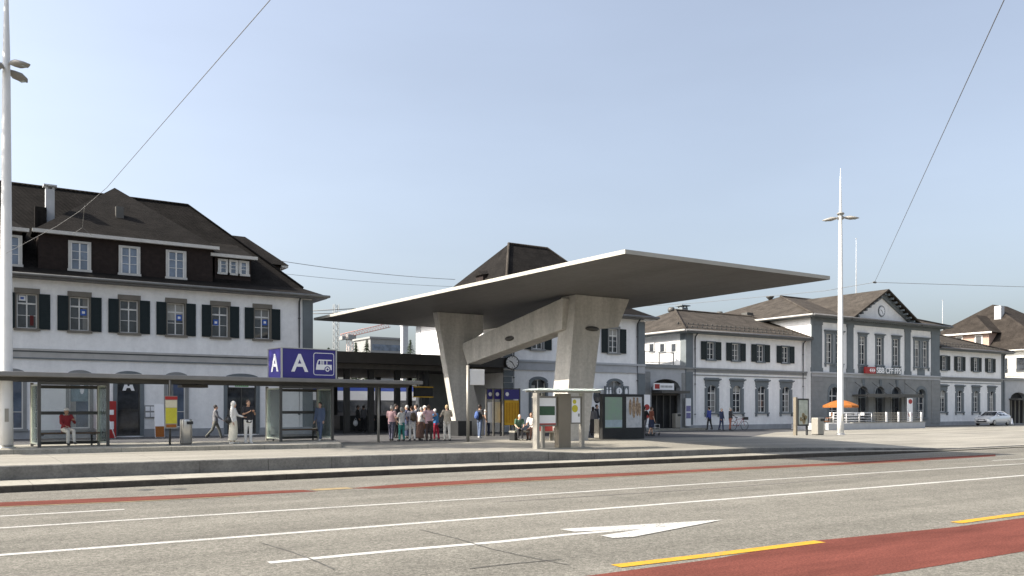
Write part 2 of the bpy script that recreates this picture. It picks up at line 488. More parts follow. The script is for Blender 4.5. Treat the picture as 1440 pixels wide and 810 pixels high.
def tag(o, label=None, cat=None, group=None, kind=None):
    if label: o['label'] = label
    if cat: o['category'] = cat
    if group: o['group'] = group
    if kind: o['kind'] = kind
    return o
def thing(name, loc, label, cat, group=None, rz=0.0):
    o = bpy.data.objects.new(name, None)
    COL.objects.link(o)
    o.empty_display_size = 0.3
    o.location = loc; o.rotation_euler = (0, 0, rz)
    return tag(o, label, cat, group)
def put(me, name, parent, loc):
    o = bpy.data.objects.new(name, me)
    COL.objects.link(o); o.location = loc; o.parent = parent
    return o
def struct(o):
    o['kind'] = 'structure'
    return o
def kids(o):
    return [c for c in bpy.data.objects if c.parent == o]
def copy_tree(o, parent=None):
    c = o.copy(); COL.objects.link(c)
    if parent is not None: c.parent = parent
    for ch in kids(o):
        copy_tree(ch, c)
    return c
def text_data(body, size, m, bold=0.0, depth=0.01, align='CENTER'):
    cu = bpy.data.curves.new('lettering', 'FONT')
    cu.body = body; cu.size = size; cu.extrude = depth; cu.offset = bold
    cu.align_x = align; cu.align_y = 'CENTER'
    o = bpy.data.objects.new('lettering', cu); COL.objects.link(o)
    dg = bpy.context.evaluated_depsgraph_get()
    me = bpy.data.meshes.new_from_object(o.evaluated_get(dg))
    bpy.data.objects.remove(o); bpy.data.curves.remove(cu)
    me.materials.clear(); me.materials.append(m)
    me.transform(Matrix.Rotation(R(90), 4, 'X'))          # stands upright, reads from -Y
    return me

# ------------------------------------------------------------------ ground, road, kerbs, plaza
def lerp_tab(tab, x):
    if x <= tab[0][0]: return tab[0][1]
    for (a, b), (c, d) in zip(tab, tab[1:]):
        if x <= c: return b + (d - b) * (x - a) / (c - a)
    return tab[-1][1]
K1Y = [(-30, 24.25), (15, 24.2), (24, 23.6), (34, 23.1), (400, 23.1)]
K1Z = [(-30, 0.17), (33, 0.17), (40, 0.05), (400, 0.05)]
K2Y = [(-30, 26.4), (1, 26.2), (13, 25.7), (18, 25.2), (23, 24.8), (29, 24.9), (34, 24.4), (40, 23.5), (400, 23.5)]
K2Z = [(-30, 0.55), (17.3, 0.55), (19.6, 0.42), (29, 0.39), (36, 0.24), (42, 0.10), (400, 0.10)]
def zplaza(x):
    return lerp_tab([(-30, 0.55), (26, 0.55), (50, 0.35), (400, 0.35)], x)

g = MB(); g.poly([(-1500, -1500, -0.12), (2500, -1500, -0.12), (2500, 3000, -0.12), (-1500, 3000, -0.12)])
struct(g.build('ground', M_asph_dark))
xs = [-30, -20, -10, 0, 5, 10, 13, 15, 17.3, 18.4, 19.6, 21, 23, 24, 26, 29, 31.5, 34, 36, 38, 40, 42, 46, 50, 60, 80, 120, 200, 400]
g = MB()
for a, b in zip(xs, xs[1:]):
    g.poly([(a, -40, 0), (b, -40, 0), (b, lerp_tab(K1Y, b) + .05, 0), (a, lerp_tab(K1Y, a) + .05, 0)])
struct(g.build('road', M_asph))
g = MB()                                   # low outer kerb and the strip behind it
gk = MB()
for a, b in zip(xs, xs[1:]):
    ya, yb, za, zb = lerp_tab(K1Y, a), lerp_tab(K1Y, b), lerp_tab(K1Z, a), lerp_tab(K1Z, b)
    gk.poly([(a, ya, -.1), (b, yb, -.1), (b, yb, zb - .025), (a, ya, za - .025)])
    gk.poly([(a, ya, za - .025), (b, yb, zb - .025), (b, yb + .02, zb), (a, ya + .02, za)])
    gk.poly([(a, ya + .02, za), (b, yb + .02, zb), (b, yb + .30, zb), (a, ya + .30, za)], 1)
    Ya, Yb = lerp_tab(K2Y, a), lerp_tab(K2Y, b)
    g.poly([(a, ya + .30, za - .006), (b, yb + .30, zb - .006), (b, Yb + .05, zb - .006), (a, Ya + .05, za - .006)])
struct(gk.build('lower_kerb', [M_kerb_dk, M_kerb]))
struct(g.build('kerb_strip', M_kerb))
g = MB(); gk = MB()                        # tall kerb and the station plaza behind it
for a, b in zip(xs, xs[1:]):
    ya, yb, za, zb = lerp_tab(K2Y, a), lerp_tab(K2Y, b), lerp_tab(K2Z, a), lerp_tab(K2Z, b)
    gk.poly([(a, ya, -.1), (b, yb, -.1), (b, yb, zb - .03), (a, ya, za - .03)])
    gk.poly([(a, ya, za - .03), (b, yb, zb - .03), (b, yb + .03, zb), (a, ya + .03, za)])
    gk.poly([(a, ya + .03, za), (b, yb + .03, zb), (b, yb + .40, zb), (a, ya + .40, za)], 1)
    rows = [(ya + .40, yb + .40, za - .006, zb - .006), (31, 31, zplaza(a), zplaza(b)), (64, 64, zplaza(a), zplaza(b))]
    for (p, q, r_, s_), (p2, q2, r2, s2) in zip(rows, rows[1:]):
        g.poly([(a, p, r_), (b, q, s_), (b, q2, s2), (a, p2, r2)])
struct(gk.build('upper_kerb', [mat('platform_kerb', (0.14, 0.137, 0.128), 0.85, 0.3, 1.4, 0.3, 20, fine=0.22, fscale=14), M_kerb]))
struct(g.build('plaza', M_plaza))
g = MB()                                   # vertical joints of the tall kerb
for x in range(-8, 30, 2):
    y, z = lerp_tab(K2Y, x), lerp_tab(K2Z, x)
    g.box(x, x + .018, y - .004, y + .2, .18, z - .035)
struct(g.build('kerb_joint', M_tar))
ZI = 0.71                                  # shelter island
isl = [(-30, 33.9), (1.2, 32.6), (12.5, 31.2), (14.3, 36.6), (-30, 37.2)]
g = MB(); g.prism([(x, y, 0.3) for x, y in isl], (0, 0, ZI - 0.3))
struct(g.build('shelter_island', M_kerb, bevel=0.02))
g = MB()                                   # asphalt darkened to carry the shade before the buildings and under the canopy
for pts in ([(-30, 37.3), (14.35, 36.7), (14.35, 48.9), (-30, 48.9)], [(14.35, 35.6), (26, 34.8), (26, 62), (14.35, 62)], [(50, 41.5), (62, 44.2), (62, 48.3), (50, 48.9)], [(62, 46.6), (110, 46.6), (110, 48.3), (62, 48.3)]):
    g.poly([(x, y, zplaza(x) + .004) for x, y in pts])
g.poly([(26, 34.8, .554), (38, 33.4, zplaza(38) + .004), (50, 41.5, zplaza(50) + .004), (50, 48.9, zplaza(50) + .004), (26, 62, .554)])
struct(g.build('forecourt_shade_asphalt', mat('forecourt_shade_asphalt', (.088, .088, .09), .9, .15, .8, fine=.2, fscale=12, spec=.1)))
def strip(name, pts_top, pts_bot, m, z, idx=0):
    """flat painted band on the road between two chains of photo points"""
    q = MB()
    T = [G(u, v, 0) for u, v in pts_top]; B = [G(u, v, 0) for u, v in pts_bot]
    for (a, b), (c, d) in zip(zip(T, T[1:]), zip(B, B[1:])):
        q.poly([(c[0], c[1], z), (d[0], d[1], z), (b[0], b[1], z), (a[0], a[1], z)])
    return struct(q.build(name, m))
def line(name, pts, w, m, z=0.004):
    q = MB()
    P = [Vector(G(u, v, 0)) for u, v in pts]
    e = []
    for k, p in enumerate(P):
        d = (P[min(k + 1, len(P) - 1)] - P[max(k - 1, 0)]).normalized()
        n = Vector((-d.y, d.x, 0)) * w / 2
        e.append((p + n, p - n))
    for (a, b), (c, d) in zip(e, e[1:]):
        q.poly([(b.x, b.y, z), (d.x, d.y, z), (c.x, c.y, z), (a.x, a.y, z)])
    return struct(q.build(name, m))
# extend a line beyond both picture edges along its own direction
def ext(pts, left=None, right=None):
    P = list(pts)
    if left is not None:
        (u0, v0), (u1, v1) = P[0], P[1]; P.insert(0, (left, v0 + (v1 - v0) * (left - u0) / (u1 - u0)))
    if right is not None:
        (u0, v0), (u1, v1) = P[-2], P[-1]; P.append((right, v1 + (v1 - v0) * (right - u1) / (u1 - u0)))
    return P
line('centre_line', ext([(0, 780.7), (360, 753.4), (700, 727), (980, 705.2), (1240, 684.7), (1440, 668.6)], -500, 1750), 0.17, M_white_paint)
line('lane_line', ext([(0, 742.7), (360, 720.2), (700, 699.4), (980, 681), (1240, 664.4), (1440, 652.1)], -500, 1700), 0.14, M_white_paint)
line('short_lane_line', ext([(0, 726), (175, 716.4)], -400), 0.13, M_white_paint)
line('right_lane_line', [(1395, 647.6), (1440, 645.3), (1600, 637)], 0.13, M_white_paint)
strip('cycle_lane', ext([(0, 706.6), (180, 699.2), (300, 694), (380, 690.5), (425, 689)], -400),
      ext([(0, 712.3), (180, 704.9), (300, 699), (390, 694), (448, 691)], -400), M_red, 0.004)
strip('cycle_lane', [(492, 686.8), (560, 681.2), (700, 673.2), (900, 664.2), (980, 660.3), (1220, 648.9), (1300, 644), (1400, 639)],
      [(530, 687.5), (562, 686.1), (700, 678.2), (900, 668.2), (980, 663.5), (1220, 652), (1300, 647.6), (1400, 641.6)], M_red, 0.004)
line('cycle_lane_edge', ext([(0, 713.2), (180, 705.8), (340, 697.9)], -400), 0.09, M_yellow_faint, 0.0075)
line('cycle_lane_edge', [(440, 689.2), (470, 687.6), (492, 686.4)], 0.45, M_yellow_faint, 0.0075)
line('cycle_lane_edge', [(562, 687), (700, 679), (900, 669.2), (980, 664.3), (1220, 652.8), (1300, 648.3)], 0.09, M_yellow_faint, 0.0075)
strip('near_cycle_lane', [(760, 819), (830, 809.5), (1000, 787), (1150, 760.2), (1340, 741.6), (1440, 728.4), (1700, 694)],
      [(1000, 846), (1100, 829), (1190, 815), (1260, 805.5), (1360, 789), (1440, 775.5), (1700, 731)], M_red, 0.004)
line('yellow_dash', [(866, 796.7), (1000, 781), (1153, 762)], 0.22, M_yellow_paint, 0.0085)
line('yellow_dash', [(1344, 735.5), (1440, 722.4), (1560, 706)], 0.22, M_yellow_paint, 0.0085)
line('arrow_shaft', [(378, 791.5), (560, 774), (700, 762.3), (800, 751.8), (905, 743)], 0.17, M_white_paint)
q = MB(); zt_ = 0.0085
for tri in ([(787, 744.6), (808, 748.2), (905, 744.2), (1017, 731.3)], [(845, 754), (862, 757.5), (890, 756), (1017, 731.6), (905, 744.6)]):
    q.poly([(G(u, v)[0], G(u, v)[1], zt_) for u, v in reversed(tri)]); zt_ += 0.003
struct(q.build('arrow_head', M_white_paint))
for pts in ([(368, 764), (405, 775), (436, 786), (470, 801)], [(590, 745), (640, 757), (690, 772), (730, 781), (800, 795)], [(660, 800), (720, 793), (790, 787)]):
    line('tar_joint', pts, 0.03, M_tar, 0.0055)
line('tar_joint', [(700, 706), (980, 688.5), (1130, 677.5), (1240, 668.7)], 0.06, mat('old_joint', (0.13, 0.12, 0.11), 0.8, 0.3, 2), 0.0055)
# utility covers in the gutter
q = MB()
for u, v in ((205, 689), (251, 688)):
    p = G(u, v); q.disc((p[0], p[1], 0), (0, 0, 1), 0.2, 0.006, 18)
struct(q.build('drain_cover', M_steel_dk))

# ------------------------------------------------------------------ facade helpers
def spandrel(mb, xa, xb, zb, rise, Y, mi):
    n = 10; arc = []
    for k in range(n + 1):
        t = -1 + 2 * k / n
        arc.append(((xa + xb) / 2 + t * (xb - xa) / 2, zb - rise + rise * math.sqrt(max(0, 1 - t * t * 0.999))))
    for (p, q_), (p2, q2) in zip(arc, arc[1:]):
        mb.poly([(p, Y, q_), (p2, Y, q2), (p2, Y, zb), (p, Y, zb)], mi)
def wall(mb, x0, x1, z0, z1, Y, ops, mi=0, reveal=0.2):
    """front wall in the plane Y with holes; an opening is (xa, xb, za, zb, rise) and rise > 0 makes a segmental arch"""
    X = sorted(set([x0, x1] + [o[0] for o in ops] + [o[1] for o in ops]))
    Z = sorted(set([z0, z1] + [o[2] for o in ops] + [o[3] for o in ops]))
    for a, b in zip(X, X[1:]):
        run = None
        for c, d in zip(Z, Z[1:]):
            mx, mz = (a + b) / 2, (c + d) / 2
            hole = any(o[0] < mx < o[1] and o[2] < mz < o[3] for o in ops)
            if not hole:
                if run is None: run = c
            elif run is not None:
                mb.poly([(a, Y, run), (b, Y, run), (b, Y, c), (a, Y, c)], mi); run = None
        if run is not None:
            mb.poly([(a, Y, run), (b, Y, run), (b, Y, z1), (a, Y, z1)], mi)
    for xa, xb, za, zb, rise in ops:
        if reveal < .3:
            if rise > 0: spandrel(mb, xa, xb, zb, rise, Y, mi)
            continue
        mb.poly([(xa, Y, za), (xa, Y + reveal, za), (xa, Y + reveal, zb), (xa, Y, zb)], mi)
        mb.poly([(xb, Y, za), (xb, Y + reveal, za), (xb, Y + reveal, zb), (xb, Y, zb)], mi)
        mb.poly([(xa, Y, za), (xb, Y, za), (xb, Y + reveal, za), (xa, Y + reveal, za)], mi)
        if rise <= 0:
            mb.poly([(xa, Y, zb), (xb, Y, zb), (xb, Y + reveal, zb), (xa, Y + reveal, zb)], mi)
        else:
            n = 10; arc = []
            for k in range(n + 1):
                t = -1 + 2 * k / n
                arc.append(((xa + xb) / 2 + t * (xb - xa) / 2, zb - rise + rise * math.sqrt(max(0, 1 - t * t * 0.999))))
            for (p, q_), (p2, q2) in zip(arc, arc[1:]):
                mb.poly([(p, Y, q_), (p2, Y, q2), (p2, Y, zb), (p, Y, zb)], mi)
                mb.poly([(p, Y, q_), (p2, Y, q2), (p2, Y + reveal, q2), (p, Y + reveal, q_)], mi)

WCACHE = {}
wr = random.Random(21)
M_blind = mat('grey_curtain', (.20, .20, .19), .35, .25, 6, stretch=(5, 5, .5))
M_blind2 = mat('pale_blind', (.34, .33, .30), .4, .15, 5)
def window(parent, x, Y, z0, w, h, vb=1, hb=(0.72,), rise=0.0, sur=0.15, surmat=None, lintel=0.25, sill=True, pane=None,
           frame=None, reveal=0.14, proud=0.05, hood=False, name='window'):
    """one window as a part (its frame) with pane, surround and sill as sub-parts; x, Y, z0 in world coordinates"""
    surmat = surmat or M_stone; pane = pane or M_pane; frame = frame or M_frame
    key = (round(w, 3), round(h, 3), vb, hb, rise, sur, surmat.name, lintel, sill, pane.name, frame.name, reveal, proud, hood)
    if key not in WCACHE:
        f = MB(); t = 0.055; d = 0.05
        f.box(-w / 2, -w / 2 + t, reveal - d, reveal, 0, h); f.box(w / 2 - t, w / 2, reveal - d, reveal, 0, h)
        f.box(-w / 2 + t, w / 2 - t, reveal - d, reveal, 0, t); f.box(-w / 2 + t, w / 2 - t, reveal - d, reveal, h - t, h)
        for k in range(vb):
            xx = -w / 2 + w * (k + 1) / (vb + 1)
            f.box(xx - .03, xx + .03, reveal - d - .003, reveal - .003, t, h - t)
        for zf in hb:
            b = .04 if abs(zf - 0.72) < 0.06 else .015
            f.box(-w / 2 + t, w / 2 - t, reveal - d + .004, reveal - .008, h * zf - b, h * zf + b)
        p = MB(); p.box(-w / 2 + .01, w / 2 - .01, reveal + .002, reveal + .02, .01, h - .01)
        s_ = MB()
        if sur > 0:
            hh = h - rise * 0.6 if rise > 0 else h
            s_.box(-w / 2 - sur, -w / 2, -proud, reveal + .03, 0, hh); s_.box(w / 2, w / 2 + sur, -proud, reveal + .03, 0, hh)
            if rise > 0:
                n = 12; inn = []; out = []
                for k in range(n + 1):
                    tt = -1 + 2 * k / n
                    zz = rise * math.sqrt(max(0, 1 - tt * tt * 0.96))
                    inn.append((tt * w / 2, h - rise + zz)); out.append((tt * (w / 2 + sur), h - rise * 0.85 + zz * 1.12 + lintel * 0.5))
                for k in range(n):
                    a, b, c, e = inn[k], inn[k + 1], out[k + 1], out[k]
                    s_.prism([(a[0], -proud - .003, a[1]), (b[0], -proud - .003, b[1]), (c[0], -proud - .003, c[1]), (e[0], -proud - .003, e[1])], (0, proud + reveal + .03, 0))
            elif lintel > 0:
                s_.box(-w / 2 - sur - .03, w / 2 + sur + .03, -proud - .02, reveal + .03, h, h + lintel)
            if hood:
                s_.box(-w / 2 - sur - .12, w / 2 + sur + .12, -proud - .16, -.002, h + lintel + .002, h + lintel + .11)
                s_.box(-w / 2 - sur - .06, w / 2 + sur + .06, -proud - .08, -.002, h + lintel - .06, h + lintel - .002)
        si = MB()
        if sill:
            si.box(-w / 2 - sur - .05, w / 2 + sur + .05, -proud - .09, reveal - .05, -.12, -.002)
            if hood:
                for sx in (-1, 1):
                    si.box(sx * (w / 2 + sur - .06) - .07, sx * (w / 2 + sur - .06) + .07, -proud - .06, -.002, -.34, -.122)
        WCACHE[key] = (f.data('window', frame), p.data('pane', pane), s_.data('surround', surmat) if sur > 0 else None,
                       si.data('sill', surmat) if sill else None)
    fm, pm, sm_, sim = WCACHE[key]
    off = Vector(parent.location)
    if parent.parent is not None: off = off + parent.parent.location
    o = put(fm, name, parent, Vector((x, Y, z0)) - off)
    put(pm, 'pane', o, (0, 0, 0))
    if sm_: put(sm_, 'surround', o, (0, 0, 0))
    if sim: put(sim, 'sill', o, (0, 0, 0))
    if name == 'window' and wr.random() < .55:
        kind = wr.random(); q_ = MB(); ya_, yb_ = reveal - .010, reveal - .0015
        if kind < .4: q_.box(-w / 2 + .056, w / 2 - .056, ya_, yb_, h * wr.uniform(.45, .85), h - .056)
        elif kind < .75: q_.box(-w / 2 + .056, -w / 2 + w * wr.uniform(.28, .45), ya_, yb_, .056, h - .056 - rise)
        else: q_.box(w / 2 - w * wr.uniform(.25, .4), w / 2 - .056, ya_, yb_, .056, h - .056 - rise)
        q_.build('blind', wr.choice([M_blind, M_blind2]), o)
    return o

SCACHE = {}
def shutters(parent, x, Y, z0, w, h, sw, gap=0.03, sur=0.15):
    key = (round(sw, 3), round(h, 3))
    if key not in SCACHE:
        s_ = MB()
        s_.box(-sw / 2 + .06, sw / 2 - .06, -.028, .0, .06, h - .06)
        for a, b in ((-sw / 2, -sw / 2 + .06), (sw / 2 - .06, sw / 2)): s_.box(a, b, -.04, 0, 0, h)
        for a, b in ((0, .06), (h / 2 - .03, h / 2 + .03), (h - .06, h)): s_.box(-sw / 2 + .06, sw / 2 - .06, -.038, 0, a, b)
        SCACHE[key] = s_.data('shutter', M_shutter)
    for sx in (-1, 1):
        put(SCACHE[key], 'shutter', parent, Vector((x + sx * (w / 2 + sur + gap + sw / 2), Y - .055, z0)) - parent.location)

def poster(parent, x, Y, z, w, h, m, inner=None, name='poster'):
    p = MB(); p.box(-w / 2, w / 2, -.012, 0, -h / 2, h / 2)
    if inner: p.box(-w / 4, w / 4, -.016, -.0125, -h / 5, h / 5, 1)
    return p.build(name, [m, inner or m], parent, Vector((x, Y, z)) - Vector(parent.location) - (parent.parent.location if parent.parent else Vector((0, 0, 0))))

def gutter(parent, pts, r=0.085, m=None):
    q = MB(); q.path(pts, r, 8)
    return q.build('gutter', m or M_gutter, parent, world=True)
def downpipe(parent, x, Y, z0, z1, r=0.055):
    q = MB(); q.path([(x, Y - .45, z1 + .35), (x, Y - .12, z1 + .0), (x, Y - .09, z1 - .3), (x, Y - .09, z0)], r, 8)
    for z in (z0 + 1.2, z0 + 3.6, z1 - 1.0): q.disc((x, Y - .09, z), (0, 0, 1), r + .015, .06, 10)
    return q.build('downpipe', M_pipe, parent, world=True)
def quoins(parent, x0, x1, Y, z0, z1, side=0, m=None, name='quoin'):
    q = MB(); n = max(1, round((z1 - z0) / 0.42)); hh = (z1 - z0) / n
    for k in range(n):
        e = 0.0 if k % 2 else 0.10
        q.box(x0 - (e if side > 0 else 0), x1 + (e if side < 0 else 0), Y - .05, Y + .02, z0 + k * hh + .012, z0 + (k + 1) * hh - .012)
    return q.build(name, m or M_stone_dk, parent, world=True)

# =================================================================== left building
LB = dict(x0=-8.0, x1=17.75, Y=49.0, ye=61.0, z0=0.5)
b = thing('station_office_building', (4.9, 49.0, 0.5), 'big white building at far left with dark mansard roof and wide brown dormer', 'building')
Y = LB['Y']
upx = [PX(38, Y) + 2.36 * k for k in range(-4, 6)]
low = [(upx[0], 'w'), (upx[2], 'w'), (PX(17, Y), 'w'), (PX(112, Y), 'w'), (PX(181, Y), 'd'), (PX(248, Y), 'w'), (PX(340, Y), 's')]
ops = [(x - .47, x + .47, 6.06, 7.84, 0) for x in upx]
LDIM = {'w': (0.95, 1.05, 3.88), 'd': (1.12, 0.62, 3.88), 's': (1.62, 0.62, 3.88)}
for x, k in low:
    w, a, c = LDIM[k]; ops.append((x - w / 2, x + w / 2, a, c, 0.28))
q = MB(); wall(q, LB['x0'], LB['x1'], 0.5, 8.75, Y, ops)
q.poly([(17.75, Y, .5), (17.75, 61, .5), (17.75, 61, 8.75), (17.75, Y, 8.75)])
q.poly([(-8, Y, .5), (-8, 61, .5), (-8, 61, 8.75), (-8, Y, 8.75)])
q.poly([(-8, 61, .5), (17.75, 61, .5), (17.75, 61, 8.75), (-8, 61, 8.75)])
q.build('wall', M_plaster, b, world=True)
q = MB(); q.box(-7.9, 17.6, Y + .3, 60.8, .5, 8.6); q.build('interior', M_dark, b, world=True)
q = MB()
q.box(-8.02, 17.80, Y - .14, Y - .002, 4.97, 5.07); q.box(-8.01, 17.79, Y - .07, Y - .001, 4.63, 4.90); q.box(-8.005, 17.785, Y - .05, Y - .0012, 4.902, 4.968, 1); q.box(-8.015, 17.795, Y - .09, Y - .0015, 4.56, 4.628, 1)  # dark bands are the shadow lines of the mouldings, put in as colour
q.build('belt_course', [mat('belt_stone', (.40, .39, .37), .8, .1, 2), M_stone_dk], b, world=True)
q = MB(); ed = [-8.0] + sorted(sum([[x - LDIM[k][0] / 2 - .18, x + LDIM[k][0] / 2 + .18] for x, k in low if k != 'w'], [])) + [17.76]
for a, c in zip(ed[::2], ed[1::2]): q.box(a, c, Y - .06, Y + .01, .4, .98)
q.build('plinth', M_plinth, b, world=True)
q = MB(); q.box(17.18, 17.80, Y - .05, Y + .6, .985, 8.5); q.build('corner_pilaster', M_stone_dk, b, world=True)
downpipe(b, 16.95, Y, .5, 8.35)
for i, x in enumerate(upx):
    o = window(b, x, Y, 6.08, .90, 1.74, 1, (0.38, 0.72), sur=.08, surmat=M_stone_brown, lintel=.26, reveal=.24)
    shutters(b, x, Y, 6.05, .90, 1.78, .50, .01, .06)
    if i >= 5 and i in (5, 7, 8, 9):
        poster(o, x + .2 * (1 if i % 2 else -1), Y + .20, 7.05 if i != 8 else 6.9, .28, .32, cm('blue_poster', (.05, .12, .42)), M_white)
    if i == 4:
        poster(o, x - .2, Y + .20, 7.6, .30, .26, M_white, cm('blue_poster', (.05, .12, .42))); poster(o, x + .22, Y + .20, 6.5, .16, .5, cm('dim_red', (.12, .02, .02)))
for x, k in low:
    w, a, c = LDIM[k]
    if k == 'w':
        o = window(b, x, Y, a, w, c - a, 0, (0.30, 0.88), rise=.28, sur=.16, surmat=M_stone, lintel=.2, pane=M_pane2)
        if abs(x - PX(112, Y)) < .1:
            q = MB(); q.box(-.40, .40, -.012, 0, -.62, .62)
            for (px_, pz_, rx_, rz_) in ((.12, .05, .10, .30), (.06, .36, .07, .08), (-.14, .10, .12, .07)): q.prism([(px_ + rx_ * math.cos(2 * PI * k_ / 12), -.0125, pz_ + rz_ * math.sin(2 * PI * k_ / 12)) for k_ in range(12)], (0, -.003, 0), 1)
            q.build('poster', [mat('teal_poster', (.20, .27, .30), .4, .25, 3), M_white], o, (0, .12, 2.0))
    elif k == 'd':
        o = window(b, x, Y, a, w, c - a, 0, (0.02, 0.42, 0.99), rise=.28, sur=.2, surmat=M_stone_dk, lintel=.2, sill=False, frame=M_steel_dk, name='door')
        m_ = MB()                                          # the white mark over the glass door
        for sx in (-1, 1):
            m_.prism([(sx * .30, 0, -.16), (sx * .20, 0, .16), (sx * .06, 0, .16), (sx * .04, 0, .06), (sx * .14, 0, -.16)], (0, -.01, 0))
        m_.box(-.14, .14, -.012, 0, -.02, .08)
        m_.build('door_mark', M_white, o, (0, .07, 2.56))
    else:
        o = window(b, x, Y, a, w, c - a, 1, (0.02, 0.42, 0.80), rise=.28, sur=.2, surmat=M_stone_dk, lintel=.2, sill=False, frame=M_steel_dk, name='shop_door')
        q = MB(); q.box(-.72, .72, -.03, .05, -.13, .13); q.box(-.38, .38, -.036, -.0305, -.09, .09, 1)
        for k2 in range(6): q.box(-.32 + k2 * .11, -.25 + k2 * .11, -.040, -.0365, -.045, .05, 0)
        q.build('shop_sign', [M_white, M_green], o, (0, .04, 2.78))
# roof of the left building
q = MB()
E = [(-8.8, 48.35), (18.5, 48.35), (18.5, 61.65), (-8.8, 61.65)]; ze = 8.72
I = [(-7.0, 50.1), (17.6, 50.1), (17.6, 59.9), (-7.0, 59.9)]; zi = 9.32
rA, rB, zr = (-3, 55.0), (12.0, 55.0), 14.6
for k in range(4):
    k2 = (k + 1) % 4
    q.poly([(*E[k], ze), (*E[k2], ze), (*I[k2], zi), (*I[k], zi)])
q.poly([(*I[0], zi), (*I[1], zi), (*rB, zr), (*rA, zr)])
q.poly([(*I[1], zi), (*I[2], zi), (*rB, zr)])
q.poly([(*I[2], zi), (*I[3], zi), (*rA, zr), (*rB, zr)])
q.poly([(*I[3], zi), (*I[0], zi), (*rA, zr)])
roof = q.build('roof', M_tile, b, world=True)
q = MB(); q.box(-8.75, 18.45, 48.4, 61.6, ze - .16, ze - .03); q.build('soffit', M_gutter, b, world=True)
gutter(b, [(-8.8, 48.28, ze - .02), (18.55, 48.28, ze - .02)], .07, mat('zinc', (.16, .16, .155), .5, .15, 3))
gutter(b, [(18.57, 48.3, ze - .02), (18.57, 61.6, ze - .02)], .08)
q = MB(); q.path([(-3, 55, zr + .03), (12, 55, zr + .03), (17.6, 50.1, zi + .05)], .07, 8); q.build('ridge_tiles', M_tile, b, world=True)
def dormer(parent, x0, x1, Yf, zb, zt, apex, wins, roofmat, wallmat, ov=.25, yb=None, frame_w=None):
    yb = yb or apex[1]
    w_ = MB()
    w_.box(x0, x1, Yf, Yf + 4.0, zb, zt)
    o = w_.build('dormer', wallmat, parent, world=True)
    r_ = MB()
    a = (x0 - ov, Yf - ov, zt); c = (x1 + ov, Yf - ov, zt); d = (x1 + ov, yb, zt); e = (x0 - ov, yb, zt)
    th = .10
    if len(apex) == 3:
        top = [apex]
        r_.poly([a, c, apex]); r_.poly([c, d, apex]); r_.poly([e, a, apex])
    else:
        p1 = (apex[0], apex[1], apex[3]); p2 = (apex[2], apex[1], apex[3])
        r_.poly([a, c, p2, p1]); r_.poly([c, d, p2]); r_.poly([e, a, p1])
    r_.poly([a, c, d, e])
    r_.build('dormer_roof', roofmat, o, world=True)
    g_ = MB(); g_.box(x0 - ov - .05, x1 + ov + .05, Yf - ov - .10, Yf - ov - .004, zt - .12, zt + .06)
    g_.box(x0 - ov + .02, x1 + ov - .02, Yf - ov, Yf - .003, zt - .10, zt - .012)
    g_.build('dormer_fascia', M_fascia, o, world=True)
    for (xc, zz, w, h, n) in wins:
        f_ = MB()
        f_.box(xc - w / 2 - .13, xc - w / 2, Yf - .07, Yf - .003, zz - .1, zz + h + .12, 1); f_.box(xc + w / 2, xc + w / 2 + .13, Yf - .07, Yf - .003, zz - .1, zz + h + .12, 1)
        f_.box(xc - w / 2, xc + w / 2, Yf - .07, Yf - .003, zz + h, zz + h + .12, 1); f_.box(xc - w / 2 - .17, xc + w / 2 + .17, Yf - .11, Yf - .004, zz - .16, zz - .04, 1)
        f_.box(xc - w / 2, xc - w / 2 + .05, Yf - .05, Yf - .003, zz - .03, zz + h); f_.box(xc + w / 2 - .05, xc + w / 2, Yf - .05, Yf - .003, zz - .03, zz + h)
        for k in range(1, n + 1):
            xx = xc - w / 2 + w * k / (n + 1); f_.box(xx - .035, xx + .035, Yf - .055, Yf - .003, zz - .03, zz + h)
        for fz in (.35, .68): f_.box(xc - w / 2 + .05, xc + w / 2 - .05, Yf - .045, Yf - .004, zz + h * fz - .012, zz + h * fz + .012)
        f_.box(xc - w / 2 + .04, xc + w / 2 - .04, Yf - .02, Yf - .0035, zz - .02, zz + h - .02, 2)
        f_.build('dormer_window', [M_frame, M_fascia, M_pane2], o, world=True)
    return o
Yd = 50.0
wz = ZY(112, 378, Yd)
dw = [(PX((97 + 127) / 2, Yd), wz, .82, 1.32, 1), (PX(182, Yd), wz, .82, 1.32, 1), (PX(247.5, Yd), wz, .82, 1.32, 1)]
dormer(b, PX(54, Yd), PX(299, Yd), Yd, 8.9, 11.2, (7.9, 55.2, 15.15), dw, M_tile, M_shingle, yb=55.3)
xs_ = [PX(u, 50.3) for u in (314, 328, 342.5)]
dormer(b, PX(302, 50.3), PX(353, 50.3), 50.3, 9.2, 10.88, (12.7, 54.0, 14.0, 12.6), [(x, 9.95, .36, .62, 0) for x in xs_], M_tile, M_shingle)
dormer(b, -4.0, PX(31, Yd), Yd, 8.9, 11.15, (-.6, 55.0, 14.4), [(PX(14, Yd), wz, .82, 1.32, 1), (-.2, wz, .82, 1.32, 1), (-2.6, wz, .82, 1.32, 1)], M_tile, M_shingle)
